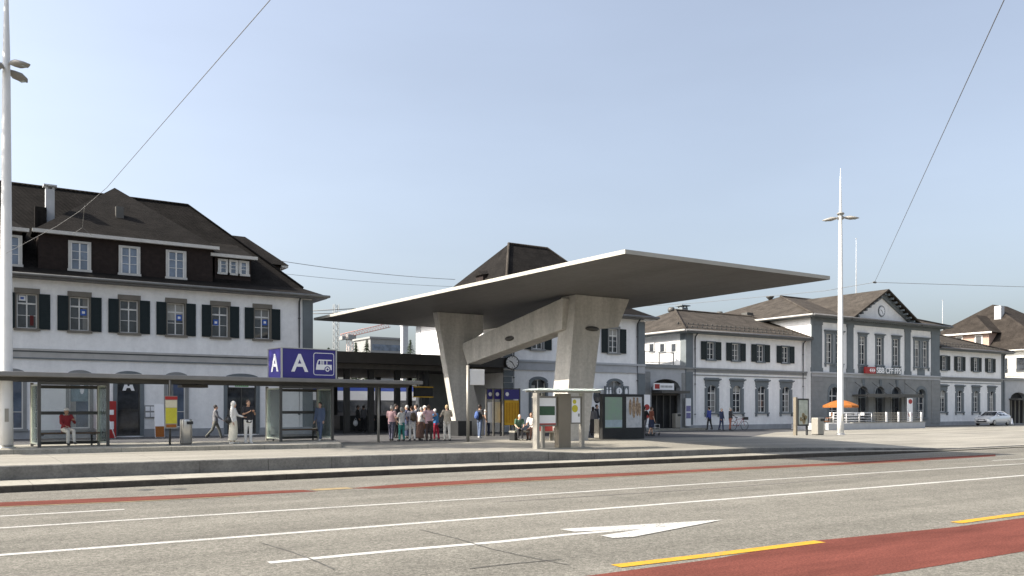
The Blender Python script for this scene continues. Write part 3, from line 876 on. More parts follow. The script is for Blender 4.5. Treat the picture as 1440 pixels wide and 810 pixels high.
# side dormer on the hip end (faces along +X)
q = MB(); q.box(12.8, 17.0, 52.6, 57.4, 9.2, 11.0); sd = q.build('dormer', M_shingle, b, world=True)
q = MB(); c0 = [(12.6, 52.25, 11.0), (17.45, 52.25, 11.0), (17.45, 57.75, 11.0), (12.6, 57.75, 11.0)]; p1, p2 = (12.6, 55, 13.05), (15.5, 55, 13.05)
q.poly([c0[0], c0[1], p2, p1]); q.poly([c0[1], c0[2], p2]); q.poly([c0[2], c0[3], p1, p2]); q.poly(c0)
q.build('dormer_roof', M_tile, sd, world=True)
q = MB(); q.box(17.0, 17.42, 52.3, 57.7, 10.86, 10.99); q.build('dormer_fascia', M_fascia, sd, world=True)
def chimney(roof_o, x, y, z0, z1, w, d, m, cap=True):
    q = MB(); q.box(x - w / 2, x + w / 2, y - d / 2, y + d / 2, z0, z1)
    if cap:
        for sx in (-1, 1):
            for sy in (-1, 1): q.box(x + sx * w * .38 - .05, x + sx * w * .38 + .05, y + sy * d * .38 - .05, y + sy * d * .38 + .05, z1, z1 + .14)
        q.box(x - w * .75, x + w * .75, y - d * .75, y + d * .75, z1 + .14, z1 + .22)
    return q.build('chimney', m, roof_o, world=True)
def flue(roof_o, x, y, z0, z1, r=.22):
    q = MB(); q.lathe([(r * .55, 0), (r * .55, z1 - z0 - .45), (r * 1.1, z1 - z0 - .40), (r * 1.25, z1 - z0 - .2), (r * .9, z1 - z0 - .02), (r * .2, z1 - z0)], (x, y, z0), 12)
    return q.build('chimney', M_steel_dk, roof_o, world=True)
chimney(roof, PX(70, 52), 52, 11.4, ZY(70, 267, 52), .42, .5, M_stone_lt)
chimney(roof, PX(57, 51.6), 51.6, 11.0, ZY(57, 292, 51.6), .55, .4, M_tile, False)
chimney(roof, PX(168, 52), 52, 12.4, ZY(168, 291, 52), .4, .35, M_steel_dk, False)

# =================================================================== concourse hall between the two buildings
h = thing('concourse_hall', (24, 47, 0.5), 'low open concourse hall with a deep dark flat roof edge joining the two station buildings', 'hall')
q = MB(); q.box(17.8, 30.25, 46.9, 62, 4.75, 5.4); q.build('roof_fascia', M_fascia_dk, h, world=True)
q = MB(); q.box(17.8, 30.25, 47.5, 61.5, 4.45, 4.745); q.build('ceiling', mat('dark_ceiling', (.07, .066, .06), .7, .2), h, world=True)
for u in (487, 521, 558, 598):
    x = PX(u, 49.0); q = MB(); q.box(x - .16, x + .16, 48.8, 49.1, .5, 4.45); q.build('column', M_black, h, world=True)
for u in (470, 531, 575):
    x = PX(u, 60.0); q = MB(); q.box(x - .18, x + .18, 59.8, 60.1, .5, 4.45); q.build('column', M_black, h, world=True)
q = MB(); q.box(PX(601, 52), PX(640, 52), 52, 53.2, .5, 4.45); q.build('side_wall', M_stone, h, world=True)
q = MB(); q.box(PX(640, 53), 30.2, 53, 53.4, .5, 4.45, 0); q.build('glazed_wall', M_dark, h, world=True)
q = MB(); q.box(PX(478, 56), PX(560, 56), 56, 57.5, .5, 1.6); q.build('counter', M_black, h, world=True)
ds = thing('departure_display', (PX(595, 47.6), 47.6, 3.1), 'dark hanging departure screen with a yellow rim under the hall roof', 'screen')
q = MB(); q.box(-.62, .62, -.12, .12, -.28, .28); q.box(-.66, .66, -.13, .13, .281, .34, 1); q.box(-.66, .66, -.13, .13, -.34, -.281, 1); q.build('screen', [M_dark, M_yellow], ds)
q = MB(); q.tube((-.4, 0, .34), (-.4, 0, 1.35), .03); q.tube((.4, 0, .34), (.4, 0, 1.35), .03); q.build('bracket', M_black, ds)

# train behind the hall
t = thing('passenger_train', (30, 67.5, 0.3), 'white and blue passenger train standing behind the concourse hall', 'train')
q = MB(); q.box(-8, 60, 67, 69.8, 2.78, 3.55); q.build('body', mat('train_white', (.72, .73, .75), .35, .04, 1), t, world=True)
q = MB(); q.box(-8, 60, 66.99, 69.81, 1.1, 2.778); q.build('lower_body', mat('train_grey', (.06, .062, .07), .4, .1, 1), t, world=True)
for k in range(10):
    q = MB(); q.box(-6.5 + k * 4.6, -3.1 + k * 4.6, 66.97, 66.988, 1.75, 2.65); q.build('window', M_pane, t, world=True)
q = MB(); q.box(-8, 60, 66.98, 69.82, 3.552, 4.0); q.build('roof', mat('train_blue', (.05, .10, .42), .4, .05), t, world=True)
q = MB(); q.box(-8, 60, 67.1, 69.7, .45, 1.098); q.build('undercarriage', M_black, t, world=True)

# =================================================================== middle building
YM = 47.5
mbd = thing('station_side_building', (36.5, YM, 0.5), 'white two storey station building half hidden by the concrete canopy pillars, steep dark hipped roof', 'building')
X0, X1 = 30.32, 42.65
mu = [PX(755.6, YM), (PX(755.6, YM) + PX(862.6, YM)) / 2, PX(862.6, YM)]
ml = [PX(757, YM), (PX(757, YM) + PX(864.5, YM)) / 2, PX(864.5, YM)]
ops = [(x - .43, x + .43, 6.1, 7.8, 0) for x in mu] + [(x - .6, x + .6, .9, ZY(864, 536, YM), .35) for x in ml]
q = MB(); wall(q, X0, X1, .5, 8.7, YM, ops)
for X_ in (X0, X1): q.poly([(X_, YM, .5), (X_, 60.2, .5), (X_, 60.2, 8.7), (X_, YM, 8.7)])
q.poly([(X0, 60.2, .5), (X1, 60.2, .5), (X1, 60.2, 8.7), (X0, 60.2, 8.7)])
q.build('wall', M_plaster, mbd, world=True)
q = MB(); q.box(X0 + .1, X1 - .1, YM + .3, 58.8, .5, 8.6); q.build('interior', M_dark, mbd, world=True)
q = MB(); q.box(X0 - .03, X1 + .03, YM - .14, YM - .002, 5.2, 5.34); q.box(X0 - .01, X1 + .01, YM - .07, YM - .001, 4.75, 5.198); q.box(X0 - .02, X1 + .02, YM - .1, YM - .0015, 4.66, 4.748)
q.box(X1 + .001, X1 + .12, YM - .05, 50, 5.2, 5.34); q.build('belt_course', M_stone_lt, mbd, world=True)
q = MB(); q.box(X0 - .02, X1 + .02, YM - .06, YM + .01, .4, .9); q.build('plinth', M_plinth, mbd, world=True)
quoins(mbd, X0 - .03, X0 + .62, YM, .95, 4.62, -1); quoins(mbd, X0 - .03, X0 + .55, YM, 5.36, 8.4, -1)
q = MB(); q.box(X1 - .62, X1 + .03, YM - .055, YM + .4, .92, 4.64); q.box(X1 - .60, X1 + .03, YM - .05, YM + .4, 5.36, 8.45); q.build('corner_pilaster', M_stone_dk, mbd, world=True)
downpipe(mbd, X1 - .75, YM, .5, 8.3); downpipe(mbd, X0 + .75, YM, .5, 8.3)
for x in mu:
    window(mbd, x, YM, 6.1, .86, 1.7, 1, (0.25, 0.5, 0.72), sur=.14, surmat=M_stone, lintel=.2)
    shutters(mbd, x, YM, 6.06, .86, 1.76, .56, .01, .14)
for x in ml:
    window(mbd, x, YM, .95, 1.2, ZY(864, 536, YM) - .95, 1, (0.3, 0.72), rise=.35, sur=.18, surmat=M_stone_dk, lintel=.2, sill=False)
q = MB(); q.box(X0 - .04, X0 + .5, 59.5, 60.24, .5, 8.5); q.build('corner_pilaster', M_stone_lt, mbd, world=True)
q = MB(); q.ell((PX(839.5, YM), YM - .01, ZY(839.5, 557, YM)), (.34, .06, .52), 20, 10); q.ring((0, 0, 0), (0, 1, 0), .001, .0005)
q.build('oval_window', M_pane, mbd, world=True)
q = MB(); q.box(-.2, .2, 0, .1, 0, .1)
E = [(X0 - .75, YM - .75), (X1 + .75, YM - .75), (X1 + .75, 60.9), (X0 - .75, 60.9)]; ze = 8.75
I = [(X0 + .6, YM + .7), (X1 - .6, YM + .7), (X1 - .6, 60), (X0 + 1.5, 60)]; zi = 9.5; zI = [9.5, 9.5, 10.2, 10.6]
q = MB(); rA, rB, zr = (34.4, 53.2), (37.9, 53.2), 14.3
J = [(*I[k], zI[k]) for k in range(4)]
for k in range(4):
    k2 = (k + 1) % 4
    q.poly([(*E[k], ze), (*E[k2], ze), J[k2]]); q.poly([(*E[k], ze), J[k2], J[k]])
q.poly([J[0], J[1], (*rB, zr), (*rA, zr)]); q.poly([J[1], J[2], (*rB, zr)]); q.poly([J[3], J[0], (*rA, zr)])
q.poly([J[2], J[3], (*rA, zr)]); q.poly([J[2], (*rA, zr), (*rB, zr)])
mroof = q.build('roof', M_tile, mbd, world=True)
q = MB(); q.box(E[0][0] + .04, E[1][0] - .04, E[0][1] + .04, E[2][1] - .04, ze - .15, ze - .02); q.build('soffit', M_gutter, mbd, world=True)
gutter(mbd, [(E[0][0], E[0][1] - .06, ze - .02), (E[1][0], E[0][1] - .06, ze - .02)])
gutter(mbd, [(E[0][0] - .06, E[0][1], ze - .02), (E[0][0] - .06, E[2][1], ze - .02)])
q = MB(); q.path([(*I[0], zi + .04), (*rA, zr + .03), (*rB, zr + .03), (*I[1], zi + .04)], .1, 8); q.build('ridge_tiles', M_tile2, mbd, world=True)
q = MB(); q.box(32.3, 33.3, 53.4, 54.4, 10.6, 11.85); dd = q.build('dormer', M_shingle, mbd, world=True)
q = MB(); q.prism([(32.15, 53.25, 11.85), (32.15, 54.55, 11.85), (32.15, 53.9, 12.15)], (1.2, 0, .2)); q.build('dormer_roof', M_tile, dd, world=True)

# station clock on the corner of the middle building
ck = thing('station_clock', (X0 + .15, YM - .75, 5.08), 'round white faced station clock on a bracket at the corner of the side building', 'clock')
dirc = Vector((-.35, -1, 0)).normalized()
q = MB(); q.disc((-dirc * .12), dirc, .46, .24, 28); q.build('case', M_black, ck)
q = MB(); q.disc(dirc * .121, dirc, .40, .012, 28); q.build('clock_face', M_white, ck)
sidev = Vector((dirc.y, -dirc.x, 0)) * -1
def hands(mbh, c, d, sv, r, a1, a2):
    for ang, L, w in ((a1, r * .55, .035), (a2, r * .85, .025)):
        v = sv * math.sin(ang) + Vector((0, 0, 1)) * math.cos(ang); n = sv * math.cos(ang) - Vector((0, 0, 1)) * math.sin(ang)
        p = Vector(c)
        mbh.prism([p + n * w, p + v * L + n * w * .7, p + v * L - n * w * .7, p - n * w], d * .008)
    for k in range(12):
        v = sv * math.sin(k * PI / 6) + Vector((0, 0, 1)) * math.cos(k * PI / 6); n = sv * math.cos(k * PI / 6) - Vector((0, 0, 1)) * math.sin(k * PI / 6)
        mbh.prism([Vector(c) + v * r * .8 + n * .018, Vector(c) + v * r * .95 + n * .018, Vector(c) + v * r * .95 - n * .018, Vector(c) + v * r * .8 - n * .018], d * .006)
q = MB(); hands(q, dirc * .134, dirc, sidev, .40, R(300), R(150)); q.build('clock_hands', M_black, ck)
q = MB(); q.tube((0, .1, 0), (.1, .78, 0), .045); q.tube((0, .1, .2), (.1, .78, .2), .03); q.build('bracket', M_black, ck)

# =================================================================== entrance block with roof terrace
YR = 49.0
eb = thing('station_entrance_block', (45.5, YR, 0.5), 'grey stone entrance block with arched doorway and a railed roof terrace beside the side building', 'entrance')
ax0, ax1 = PX(916, YR), PX(957, YR)
q = MB(); wall(q, 42.7, 48.35, .5, 5.2, YR, [(ax0, ax1, .5, ZY(935, 533, YR), .7)], 0, .5)
q.build('wall', M_stone_lt, eb, world=True)
for a, c in ((42.75, ax0 - .12), (ax1 + .12, 48.3)):
    q = MB()
    q.box(a + .02, c - .02, YR - .02, YR - .0015, .6, 4.9)
    for k in range(9):
        z = .9 + k * .44; q.box(a, c, YR - .04, YR - .002, z + .02, z + .42)
    q.build('rusticated_pier', M_stone, eb, world=True)
q = MB(); q.box(42.72, 48.37, YR - .16, YR - .002, 5.202, 5.34); q.box(42.7, 48.36, YR - .02, 57, 5.342, 5.5); q.build('terrace_slab', M_stone, eb, world=True)
q = MB(); q.box(ax0, ax1, YR + .5, YR + .6, .5, 4.4); q.build('doorway_back', M_dark, eb, world=True)
q = MB()
for k in range(5):
    x = ax0 + .1 + (ax1 - ax0 - .2) * k / 4; q.box(x - .05, x + .05, YR + .30, YR + .38, .6, 3.1)
q.box(ax0, ax1, YR + .28, YR + .42, 3.1, 3.25); q.build('door', M_alu if False else M_steel_dk, eb, world=True)
q = MB(); q.box(ax0 + .05, ax1 - .05, YR - 1.1, YR + .2, 3.25, 3.45); q.build('door_canopy', M_steel_dk, eb, world=True)
es = MB(); es.box(-1.05, 1.05, -.06, .06, -.26, .26); es.box(-.95, -.45, -.066, -.0605, -.18, .18, 1)
for k in range(9): es.box(-.35 + k * .14, -.26 + k * .14, -.066, -.0605, -.08, .08, 2)
es.build('entrance_sign', [M_white, M_redsign, M_stone], eb, Vector((PX(933, YR - .6), YR - .6, 3.76)) - eb.location)
rail = MB()
for z in (6.45, 5.62): rail.box(42.75, 47.3, YR + .28, YR + .32, z, z + .05)
for k in range(36): rail.box(42.8 + k * .127, 42.825 + k * .127, YR + .29, YR + .31, 5.5, 6.45)
for k in range(4): rail.box(42.8 + k * 1.5, 42.85 + k * 1.5, YR + .27, YR + .33, 5.5, 6.5)
rail.build('railing', M_stone, eb, world=True)
q = MB(); q.box(42.7, 48.35, YR + .75, 57, .5, 5.34); q.build('interior', M_dark, eb, world=True)
q = MB(); q.box(42.8, 49.5, YR - 1.3, YR - .05, .3, .55); q.build('step', M_kerb, eb, world=True)

# =================================================================== right wing, main pavilion, second wing
def wing(x0, x1, label, us_up, us_lo, hip_left, closed, rxa, rxb):
    o = thing('station_wing', ((x0 + x1) / 2, YR, .4), label, 'building', 'station wings beside the pavilion')
    up = [PX(u, YR) for u in us_up]; lo = [PX(u, YR) for u in us_lo]
    zu0, zu1 = 6.05, 7.42; zl0, zl1 = 1.75, 3.95
    q = MB(); wall(q, x0, x1, .3, 8.15, YR, [(x - .42, x + .42, zu0, zu1, 0) for x in up] + [(x - .5, x + .5, zl0, zl1, .35) for x in lo])
    q.poly([(x0, YR, .3), (x0, 61, .3), (x0, 61, 8.15), (x0, YR, 8.15)]); q.poly([(x1, YR, .3), (x1, 61, .3), (x1, 61, 8.15), (x1, YR, 8.15)])
    q.poly([(x0, 61, .3), (x1, 61, .3), (x1, 61, 8.15), (x0, 61, 8.15)])
    q.build('wall', M_plaster, o, world=True)
    q = MB(); q.box(x0 + .1, x1 - .1, YR + .3, 60.8, .4, 8.0); q.build('interior', M_dark, o, world=True)
    q = MB(); q.box(x0, x1, YR - .15, YR - .002, 5.2, 5.34); q.box(x0, x1, YR - .07, YR - .001, 4.98, 5.198); q.box(x0, x1, YR - .05, YR - .0015, 4.72, 4.80)
    q.build('belt_course', M_stone, o, world=True)
    q = MB(); q.box(x0, x1, YR - .06, YR + .01, .2, .75); q.build('plinth', M_plinth, o, world=True)
    for x in up:
        window(o, x, YR, zu0, .84, zu1 - zu0, 1, (0.3, 0.62), sur=.09, surmat=M_stone_dk, lintel=.1)
        shutters(o, x, YR, zu0 - .04, .84, zu1 - zu0 + .1, .62 if not closed else .5, .01, .09)
    for x in lo:
        window(o, x, YR, zl0, 1.0, zl1 - zl0, 1, (0.22, 0.45, 0.72), rise=.35, sur=.30, surmat=M_stone_dk, lintel=.45, hood=True, proud=.06)
        q = MB(); q.box(-.8, .8, -.075, -.003, 0, .5); q.build('frieze', M_stone_dk, o, Vector((x, YR, zl1 + .12)) - o.location)
    E = [(x0 - (.7 if hip_left else 0), YR - .7), (x1 + (0 if hip_left else .7), YR - .7), (x1 + (0 if hip_left else .7), 61.7), (x0 - (.7 if hip_left else 0), 61.7)]
    ze, zr = 8.2, 10.75
    q = MB()
    q.poly([(*E[0], ze), (*E[1], ze), (rxb, 55.2, zr), (rxa, 55.2, zr)]); q.poly([(*E[2], ze), (*E[3], ze), (rxa, 55.2, zr), (rxb, 55.2, zr)])
    q.poly([(*E[3], ze), (*E[0], ze), (rxa, 55.2, zr)]); q.poly([(*E[1], ze), (*E[2], ze), (rxb, 55.2, zr)])
    rf = q.build('roof', M_tile2, o, world=True)
    q = MB(); q.box(E[0][0] + .03, E[1][0] - .03, E[0][1] + .03, E[2][1] - .03, ze - .16, ze - .02); q.build('soffit', M_stone_dk, o, world=True)
    gutter(o, [(E[0][0], E[0][1] - .05, ze - .0), (E[1][0], E[0][1] - .05, ze - .0)], .09)
    if hip_left: gutter(o, [(E[0][0] - .05, E[0][1], ze), (E[0][0] - .05, E[3][1], ze)], .09, M_fascia)
    q = MB(); q.path([(*E[0], ze + .05), (rxa, 55.2, zr + .03), (rxb, 55.2, zr + .03), (*E[1], ze + .05)], .1, 8); q.build('ridge_tiles', M_tile2, o, world=True)
    for j in (1, 2.1):                        # snow guard rows along the eave
        sg = MB(); yy = YR - .7 + j * .9; zz = ze + j * .9 * .37
        for k in range(int((x1 - x0) / .55)): sg.box(x0 + .3 + k * .55, x0 + .42 + k * .55, yy, yy + .04, zz - .05, zz + .14)
        sg.box(x0 + .2, x1 - .2, yy + .01, yy + .03, zz + .02, zz + .045)
        sg.build('snow_guard', M_steel_dk, rf, world=True)
    return o, rf
W1, W1r = wing(48.36, 63.0, 'white right hand wing of four shuttered windows between entrance block and gabled pavilion', (999.3, 1034.3, 1069, 1104), (1000.8, 1036, 1071, 1105), True, False, 53.2, 63.0)
q = MB(); q.box(48.32, 49.1, YR - .06, YR + .6, .78, 8.05); q.build('corner_pilaster', M_stone_dk, W1, world=True)
downpipe(W1, 49.3, YR, .4, 7.8); downpipe(W1, 62.5, YR, .4, 7.8)
q = MB()
for u in (917, 932, 948):
    y = PYX(u, 48.36); z = ZX(u, 489, 48.36); q.box(48.30, 48.355, y - .35, y + .35, z - .42, z + .42, 0); q.box(48.28, 48.299, y - .22, y + .22, z - .3, z + .3, 1)
q.build('terrace_window', [M_stone_lt, M_pane], W1, world=True)
for u, v, dz in ((944, 432, 1), (982, 441, 1), (1012, 438, 1)):
    flue(W1r, PX(u, 56), 56, 10.0, ZY(u, v, 56), .27)
chimney(W1r, PX(960, 56), 56, 9.9, ZY(960, 433, 56), .7, .6, M_stone_dk)
chimney(W1r, PX(1051, 56), 56, 9.5, ZY(1051, 440, 56), .85, .7, M_steel_dk, False)
W2, W2r = wing(83.0, 96.6, 'white far right wing of four dark shuttered windows behind the parked silver car', (1327.4, 1349, 1372, 1392), (1325.5, 1349, 1372, 1394), False, True, 83.0, 91.5)
downpipe(W2, 96.2, YR, .4, 7.8)
q = MB(); q.box(95.9, 96.63, YR - .06, YR + .6, .78, 8.05); q.build('corner_pilaster', M_stone_dk, W2, world=True)

YP = 48.5
XC = 73.0
pv = thing('main_pavilion', (XC, YP, .4), 'grand station pavilion with triangular clock gable, arched doors and red sign above the entrance', 'building')
px0, px1 = 63.0, 83.0
gw = [PX(1212, YP), XC, PX(1260, YP)]
sp3 = 2.62
gw = [XC - sp3, XC, XC + sp3]
dbl = [66.2, 79.8]
ops = [(x - .46, x + .46, 6.15, 8.75, 0) for x in gw]
for c in dbl: ops += [(c + s_ * .68 - .42, c + s_ * .68 + .42, 6.15, 8.75, 0) for s_ in (-1, 1)]
q = MB(); wall(q, px0, px1, 5.2, 10.1, YP, ops, 0)
for X_ in (px0, px1): q.poly([(X_, YP, .3), (X_, 66, .3), (X_, 66, 10.1), (X_, YP, 10.1)])
q.poly([(px0, 66, .3), (px1, 66, .3), (px1, 66, 10.1), (px0, 66, 10.1)])
q.build('wall', M_plaster, pv, world=True)
ar = [(x - .78, x + .78, .4, 4.15, .72) for x in gw] + [(c - .75, c + .75, 1.2, 4.0, .7) for c in dbl]
q = MB(); wall(q, px0, px1, .3, 5.2, YP - .06, ar, 0, .25)
q.build('ground_floor_wall', M_stone, pv, world=True)
q = MB(); q.box(px0 + .1, px1 - .1, YP + .35, 65.8, .4, 10.0); q.build('interior', M_dark, pv, world=True)
for a, c in ((px0 - .03, px0 + 1.5), (px1 - 1.5, px1 + .03), (XC - 5.0, XC - 4.0), (XC + 4.0, XC + 5.0)):
    quoins(pv, a, c, YP - .06, .6, 4.9, 0, M_stone_lt if False else M_stone, 'rusticated_pier')
    q = MB(); q.box(a + .05, c - .05, YP - .09, YP + .01, 5.36, 9.75); q.box(a - .02, c + .02, YP - .14, YP + .01, 5.345, 5.7); q.box(a, c, YP - .13, YP + .01, 9.5, 9.76)
    q.build('pilaster', M_stone_dk, pv, world=True)
q = MB(); q.box(px0 - .06, px1 + .06, YP - .26, YP - .062, 5.2, 5.34); q.box(px0, px1, YP - .12, YP - .063, 4.92, 5.198)
q.build('belt_course', M_stone_lt, pv, world=True)
q = MB(); q.box(px0 - .02, px1 + .02, YP - .12, YP + .005, 9.765, 10.1); q.box(px0 - .25, px1 + .25, YP - .32, YP + .0, 10.1, 10.22)
for k in range(68):
    x = px0 + k * .3; q.box(x, x + .14, YP - .5, YP - .32, 10.02, 10.2)
q.build('cornice', M_stone_dk, pv, world=True)
for x in gw: window(pv, x, YP, 6.15, .92, 2.6, 1, (0.2, 0.4, 0.72, 0.86), sur=.2, surmat=M_stone_dk, lintel=.25, hood=True)
for c in dbl:
    for s_ in (-1, 1): window(pv, c + s_ * .68, YP, 6.15, .84, 2.6, 1, (0.2, 0.4, 0.72, 0.86), sur=.2, surmat=M_stone_dk, lintel=.25, hood=True)
q = MB()
for x in gw + dbl: q.box(x - .62, x + .62, YP - .05, YP - .002, 5.36, 5.98)
q.build('apron_panel', M_stone_dk, pv, world=True)
for x in gw:
    o = window(pv, x, YP - .06, .45, 1.56, 3.7, 1, (0.02, 0.72), rise=.72, sur=.16, surmat=M_stone_lt if False else M_stone, lintel=.2, sill=False, frame=M_stone_dk, name='door', reveal=.3)
    q = MB(); q.prism([(-.12, -.12, 3.75), (.12, -.12, 3.75), (.17, -.12, 4.35), (-.17, -.12, 4.35)], (0, .14, 0)); q.build('keystone', M_stone_dk, o)
for c in dbl:
    o = window(pv, c, YP - .06, 1.2, 1.5, 2.8, 1, (0.25, 0.5, 0.72), rise=.7, sur=.2, surmat=M_stone_dk, lintel=.25, reveal=.3)
q = MB(); q.box(XC - 4.3, XC + 4.3, YP - 1.7, YP - .1, 3.2, 3.36); q.box(XC - 4.36, XC + 4.36, YP - 1.78, YP - 1.70, 3.12, 3.42)
for k in range(-1, 3):
    x = XC + (k - .5) * 2.62; q.tube((x, YP - 1.65, 3.4), (x, YP - .15, 4.5), .025)
q.build('glass_canopy', M_steel_dk, pv, world=True)
# hip roof and front gable
E = [(px0 - .8, YP - .9), (px1 + .8, YP - .9), (px1 + .8, 66.8), (px0 - .8, 66.8)]; ze = 10.25
q = MB(); rA, rB, zr = (69.6, 57.2), (76.4, 57.2), 13.35
q.poly([(*E[0], ze), (*E[1], ze), (*rB, zr), (*rA, zr)]); q.poly([(*E[1], ze), (*E[2], ze), (*rB, zr)])
q.poly([(*E[2], ze), (*E[3], ze), (*rA, zr), (*rB, zr)]); q.poly([(*E[3], ze), (*E[0], ze), (*rA, zr)])
gy, gz, ghw = YP - 1.0, 13.25, 5.5
for s_ in (-1, 1):
    a = (XC, gy, gz); c = (XC + s_ * ghw, gy, ze - .02); d = (XC + s_ * ghw * .2, 57.0, ze + 2.2); e = (XC, 57.2, gz)
    q.poly([a, c, (XC + s_ * ghw, YP + .6, ze + .25), e])
    q.poly([(XC, gy, gz - .14), (XC + s_ * ghw, gy, ze - .16), (XC + s_ * ghw, YP + .6, ze + .11), (XC, 57.2, gz - .14)])
    q.poly([a, c, (c[0], gy, c[2] - .16), (XC, gy, gz - .16)])
pr = q.build('roof', M_tile2, pv, world=True)
q = MB(); q.box(E[0][0] + .03, E[1][0] - .03, E[0][1] + .03, E[2][1] - .03, ze - .14, ze - .02); q.build('soffit', M_stone_dk, pv, world=True)
gutter(pv, [(E[0][0], E[0][1] - .06, ze), (E[1][0], E[0][1] - .06, ze)], .09); gutter(pv, [(E[0][0] - .06, E[0][1], ze), (E[0][0] - .06, E[3][1], ze)], .09, M_fascia)
q = MB(); q.path([(*E[0], ze + .05), (*rA, zr + .03), (*rB, zr + .03), (*E[1], ze + .05)], .11, 8); q.build('ridge_tiles', M_tile2, pv, world=True)
q = MB(); q.prism([(XC - 4.7, YP - .2, 10.27), (XC + 4.7, YP - .2, 10.27), (XC, YP - .2, 12.85)], (0, .15, 0)); q.build('gable_wall', M_plaster, pv, world=True)
q = MB()
for s_ in (-1, 1):
    n = 9
    for k in range(n):                                   # bracket blocks under the raking cornice
        f_ = (k + .5) / n; x = XC + s_ * (ghw - .3) * f_; z = gz - .2 - (gz - ze) * f_ * .98
        q.box(x - .09, x + .09, gy + .12, YP - .25, z - .22, z - .05)
    q.prism([(XC, YP - .42, gz - .25), (XC + s_ * 5.0, YP - .42, 10.35), (XC + s_ * 4.4, YP - .42, 10.35), (XC, YP - .42, gz - .75)], (0, .2, 0))
q.build('raking_cornice', M_stone_dk, pv, world=True)
q = MB(); q.disc((XC, YP - .21, 11.25), (0, -1, 0), .52, .06, 28, 0); q.disc((XC, YP - .271, 11.25), (0, -1, 0), .43, .012, 28, 1)
hands(q, (XC, YP - .285, 11.25), Vector((0, -1, 0)), Vector((1, 0, 0)), .42, R(300), R(150)); pc = q.build('gable_clock', [M_stone_dk, M_white, M_black], pv, world=True)
for p in pc.data.polygons:
    if p.material_index == 0 and p.center.y < -.283: p.material_index = 2
# horn siren and aerial on the roof
q = MB(); a = Vector((PX(1083, 58), 58, 12.1)); q.tube(a, a + Vector((0, 0, .9)), .05); q.lathe([(.08, .9), (.4, 1.25), (.42, 1.3), (.1, 1.1)], a, 12); q.build('siren', M_steel_dk, pr, world=True)
# the red name sign above the entrance
sg = thing('station_name_sign', (XC, YP - .5, 5.62), 'red station sign with white arrow emblem and white letters above the pavilion doors', 'sign')
sx0 = XC - 3.45
q = MB(); q.box(-3.0, -1.42, -.08, .08, -.30, .30); q.build('red_panel', M_redsign, sg)
q = MB(); q.box(-1.415, 2.7, -.05, .05, -.28, .28); q.build('letter_backing', M_stone_dk, sg)
q = MB(); cx_ = -1.95; es_ = .68                          # cross with two arrow heads
q.box(cx_ - .42 * es_, cx_ + .42 * es_, -.10, -.081, -.05 * es_, .05 * es_); q.box(cx_ - .05 * es_, cx_ + .05 * es_, -.101, -.0812, -.24 * es_, .24 * es_)
for s_ in (-1, 1):
    q.prism([(cx_ + s_ * x * es_, -.0815, z * es_) for x, z in ((.62, 0), (.34, .26), (.20, .26), (.44, 0), (.20, -.26), (.34, -.26))], (0, -.02, 0))
q.build('emblem', M_white, sg)
put(text_data('SBB CFF FFS', .74, M_white, .014, .015), 'lettering', sg, (.66, -.07, 0))
q = MB()
for x in (-2.5, 2.3): q.box(x - .06, x + .06, .08, .5, -.06, .06)
q.build('bracket', M_steel_dk, sg)
# thin poles behind the pavilion
for (u, v0, Yq, lab) in ((1204, 336, 62, 'thin grey aerial pole standing behind the pavilion roof'), (1325.5, 423, 64, 'short pale mast rising behind the right end of the pavilion')):
    x = PX(u, Yq); z = ZY(u, v0, Yq); q = MB(); q.path([(x, Yq, .4), (x, Yq, z - 4), (x, Yq, z)], [.09, .05, .025], 8); q.disc((x, Yq, z), (0, 0, 1), .08, .08, 10)
    tag(q.build('aerial_pole', M_stone_lt), lab, 'pole')

# second entrance block and right end house
e2 = thing('far_entrance_block', (99.5, YR, .4), 'far right arched entrance block with a railed terrace at the picture edge', 'entrance')
q = MB(); wall(q, 96.65, 103.2, .3, 5.2, YR, [(97.7, 101.6, .4, 3.9, .9)], 0, .5); q.build('wall', M_stone_lt, e2, world=True)
q = MB(); q.box(97.0, 102.5, YR + .5, 56, .3, 5.1); q.build('doorway_back', M_dark, e2, world=True)
q = MB(); q.box(96.65, 103.2, YR - .15, 57, 5.2, 5.5); q.build('terrace_slab', M_stone, e2, world=True)
q = MB()
for z in (6.4, 5.65): q.box(97.0, 102.9, YR + .28, YR + .32, z, z + .05)
for k in range(44): q.box(97.0 + k * .134, 97.016 + k * .134, YR + .29, YR + .31, 5.5, 6.4)
q.build('railing', M_stone, e2, world=True)
q = MB(); q.box(97.5, 101.8, YR - 1.0, YR + .1, 3.05, 3.2); q.build('door_canopy', M_steel_dk, e2, world=True)
q = MB()
for k in range(5): q.box(97.8 + k * .9, 97.88 + k * .9, YR + .35, YR + .45, .4, 3.0)
q.build('door', M_alu, e2, world=True)
hs = thing('station_end_house', (110, 50, .4), 'large house at far right with steep brown hipped roofs and pale chimney', 'house')
q = MB(); q.box(103.2, 118, 47.5, 66, .3, 8.9); q.build('wall', M_plaster_warm, hs, world=True)
E = [(102.4, 46.7), (118.8, 46.7), (118.8, 66.8), (102.4, 66.8)]; ze = 8.95
q = MB(); rA, rB, zr = (109.5, 57.0), (113.0, 57.0), 15.2
I = [(103.6, 48), (117.6, 48), (117.6, 65.4), (103.6, 65.4)]; zi = 9.7
for k in range(4): q.poly([(*E[k], ze), (*E[(k + 1) % 4], ze), (*I[(k + 1) % 4], zi), (*I[k], zi)])
q.poly([(*I[0], zi), (*I[1], zi), (*rB, zr), (*rA, zr)]); q.poly([(*I[1], zi), (*I[2], zi), (*rB, zr)])
q.poly([(*I[2], zi), (*I[3], zi), (*rA, zr), (*rB, zr)]); q.poly([(*I[3], zi), (*I[0], zi), (*rA, zr)])
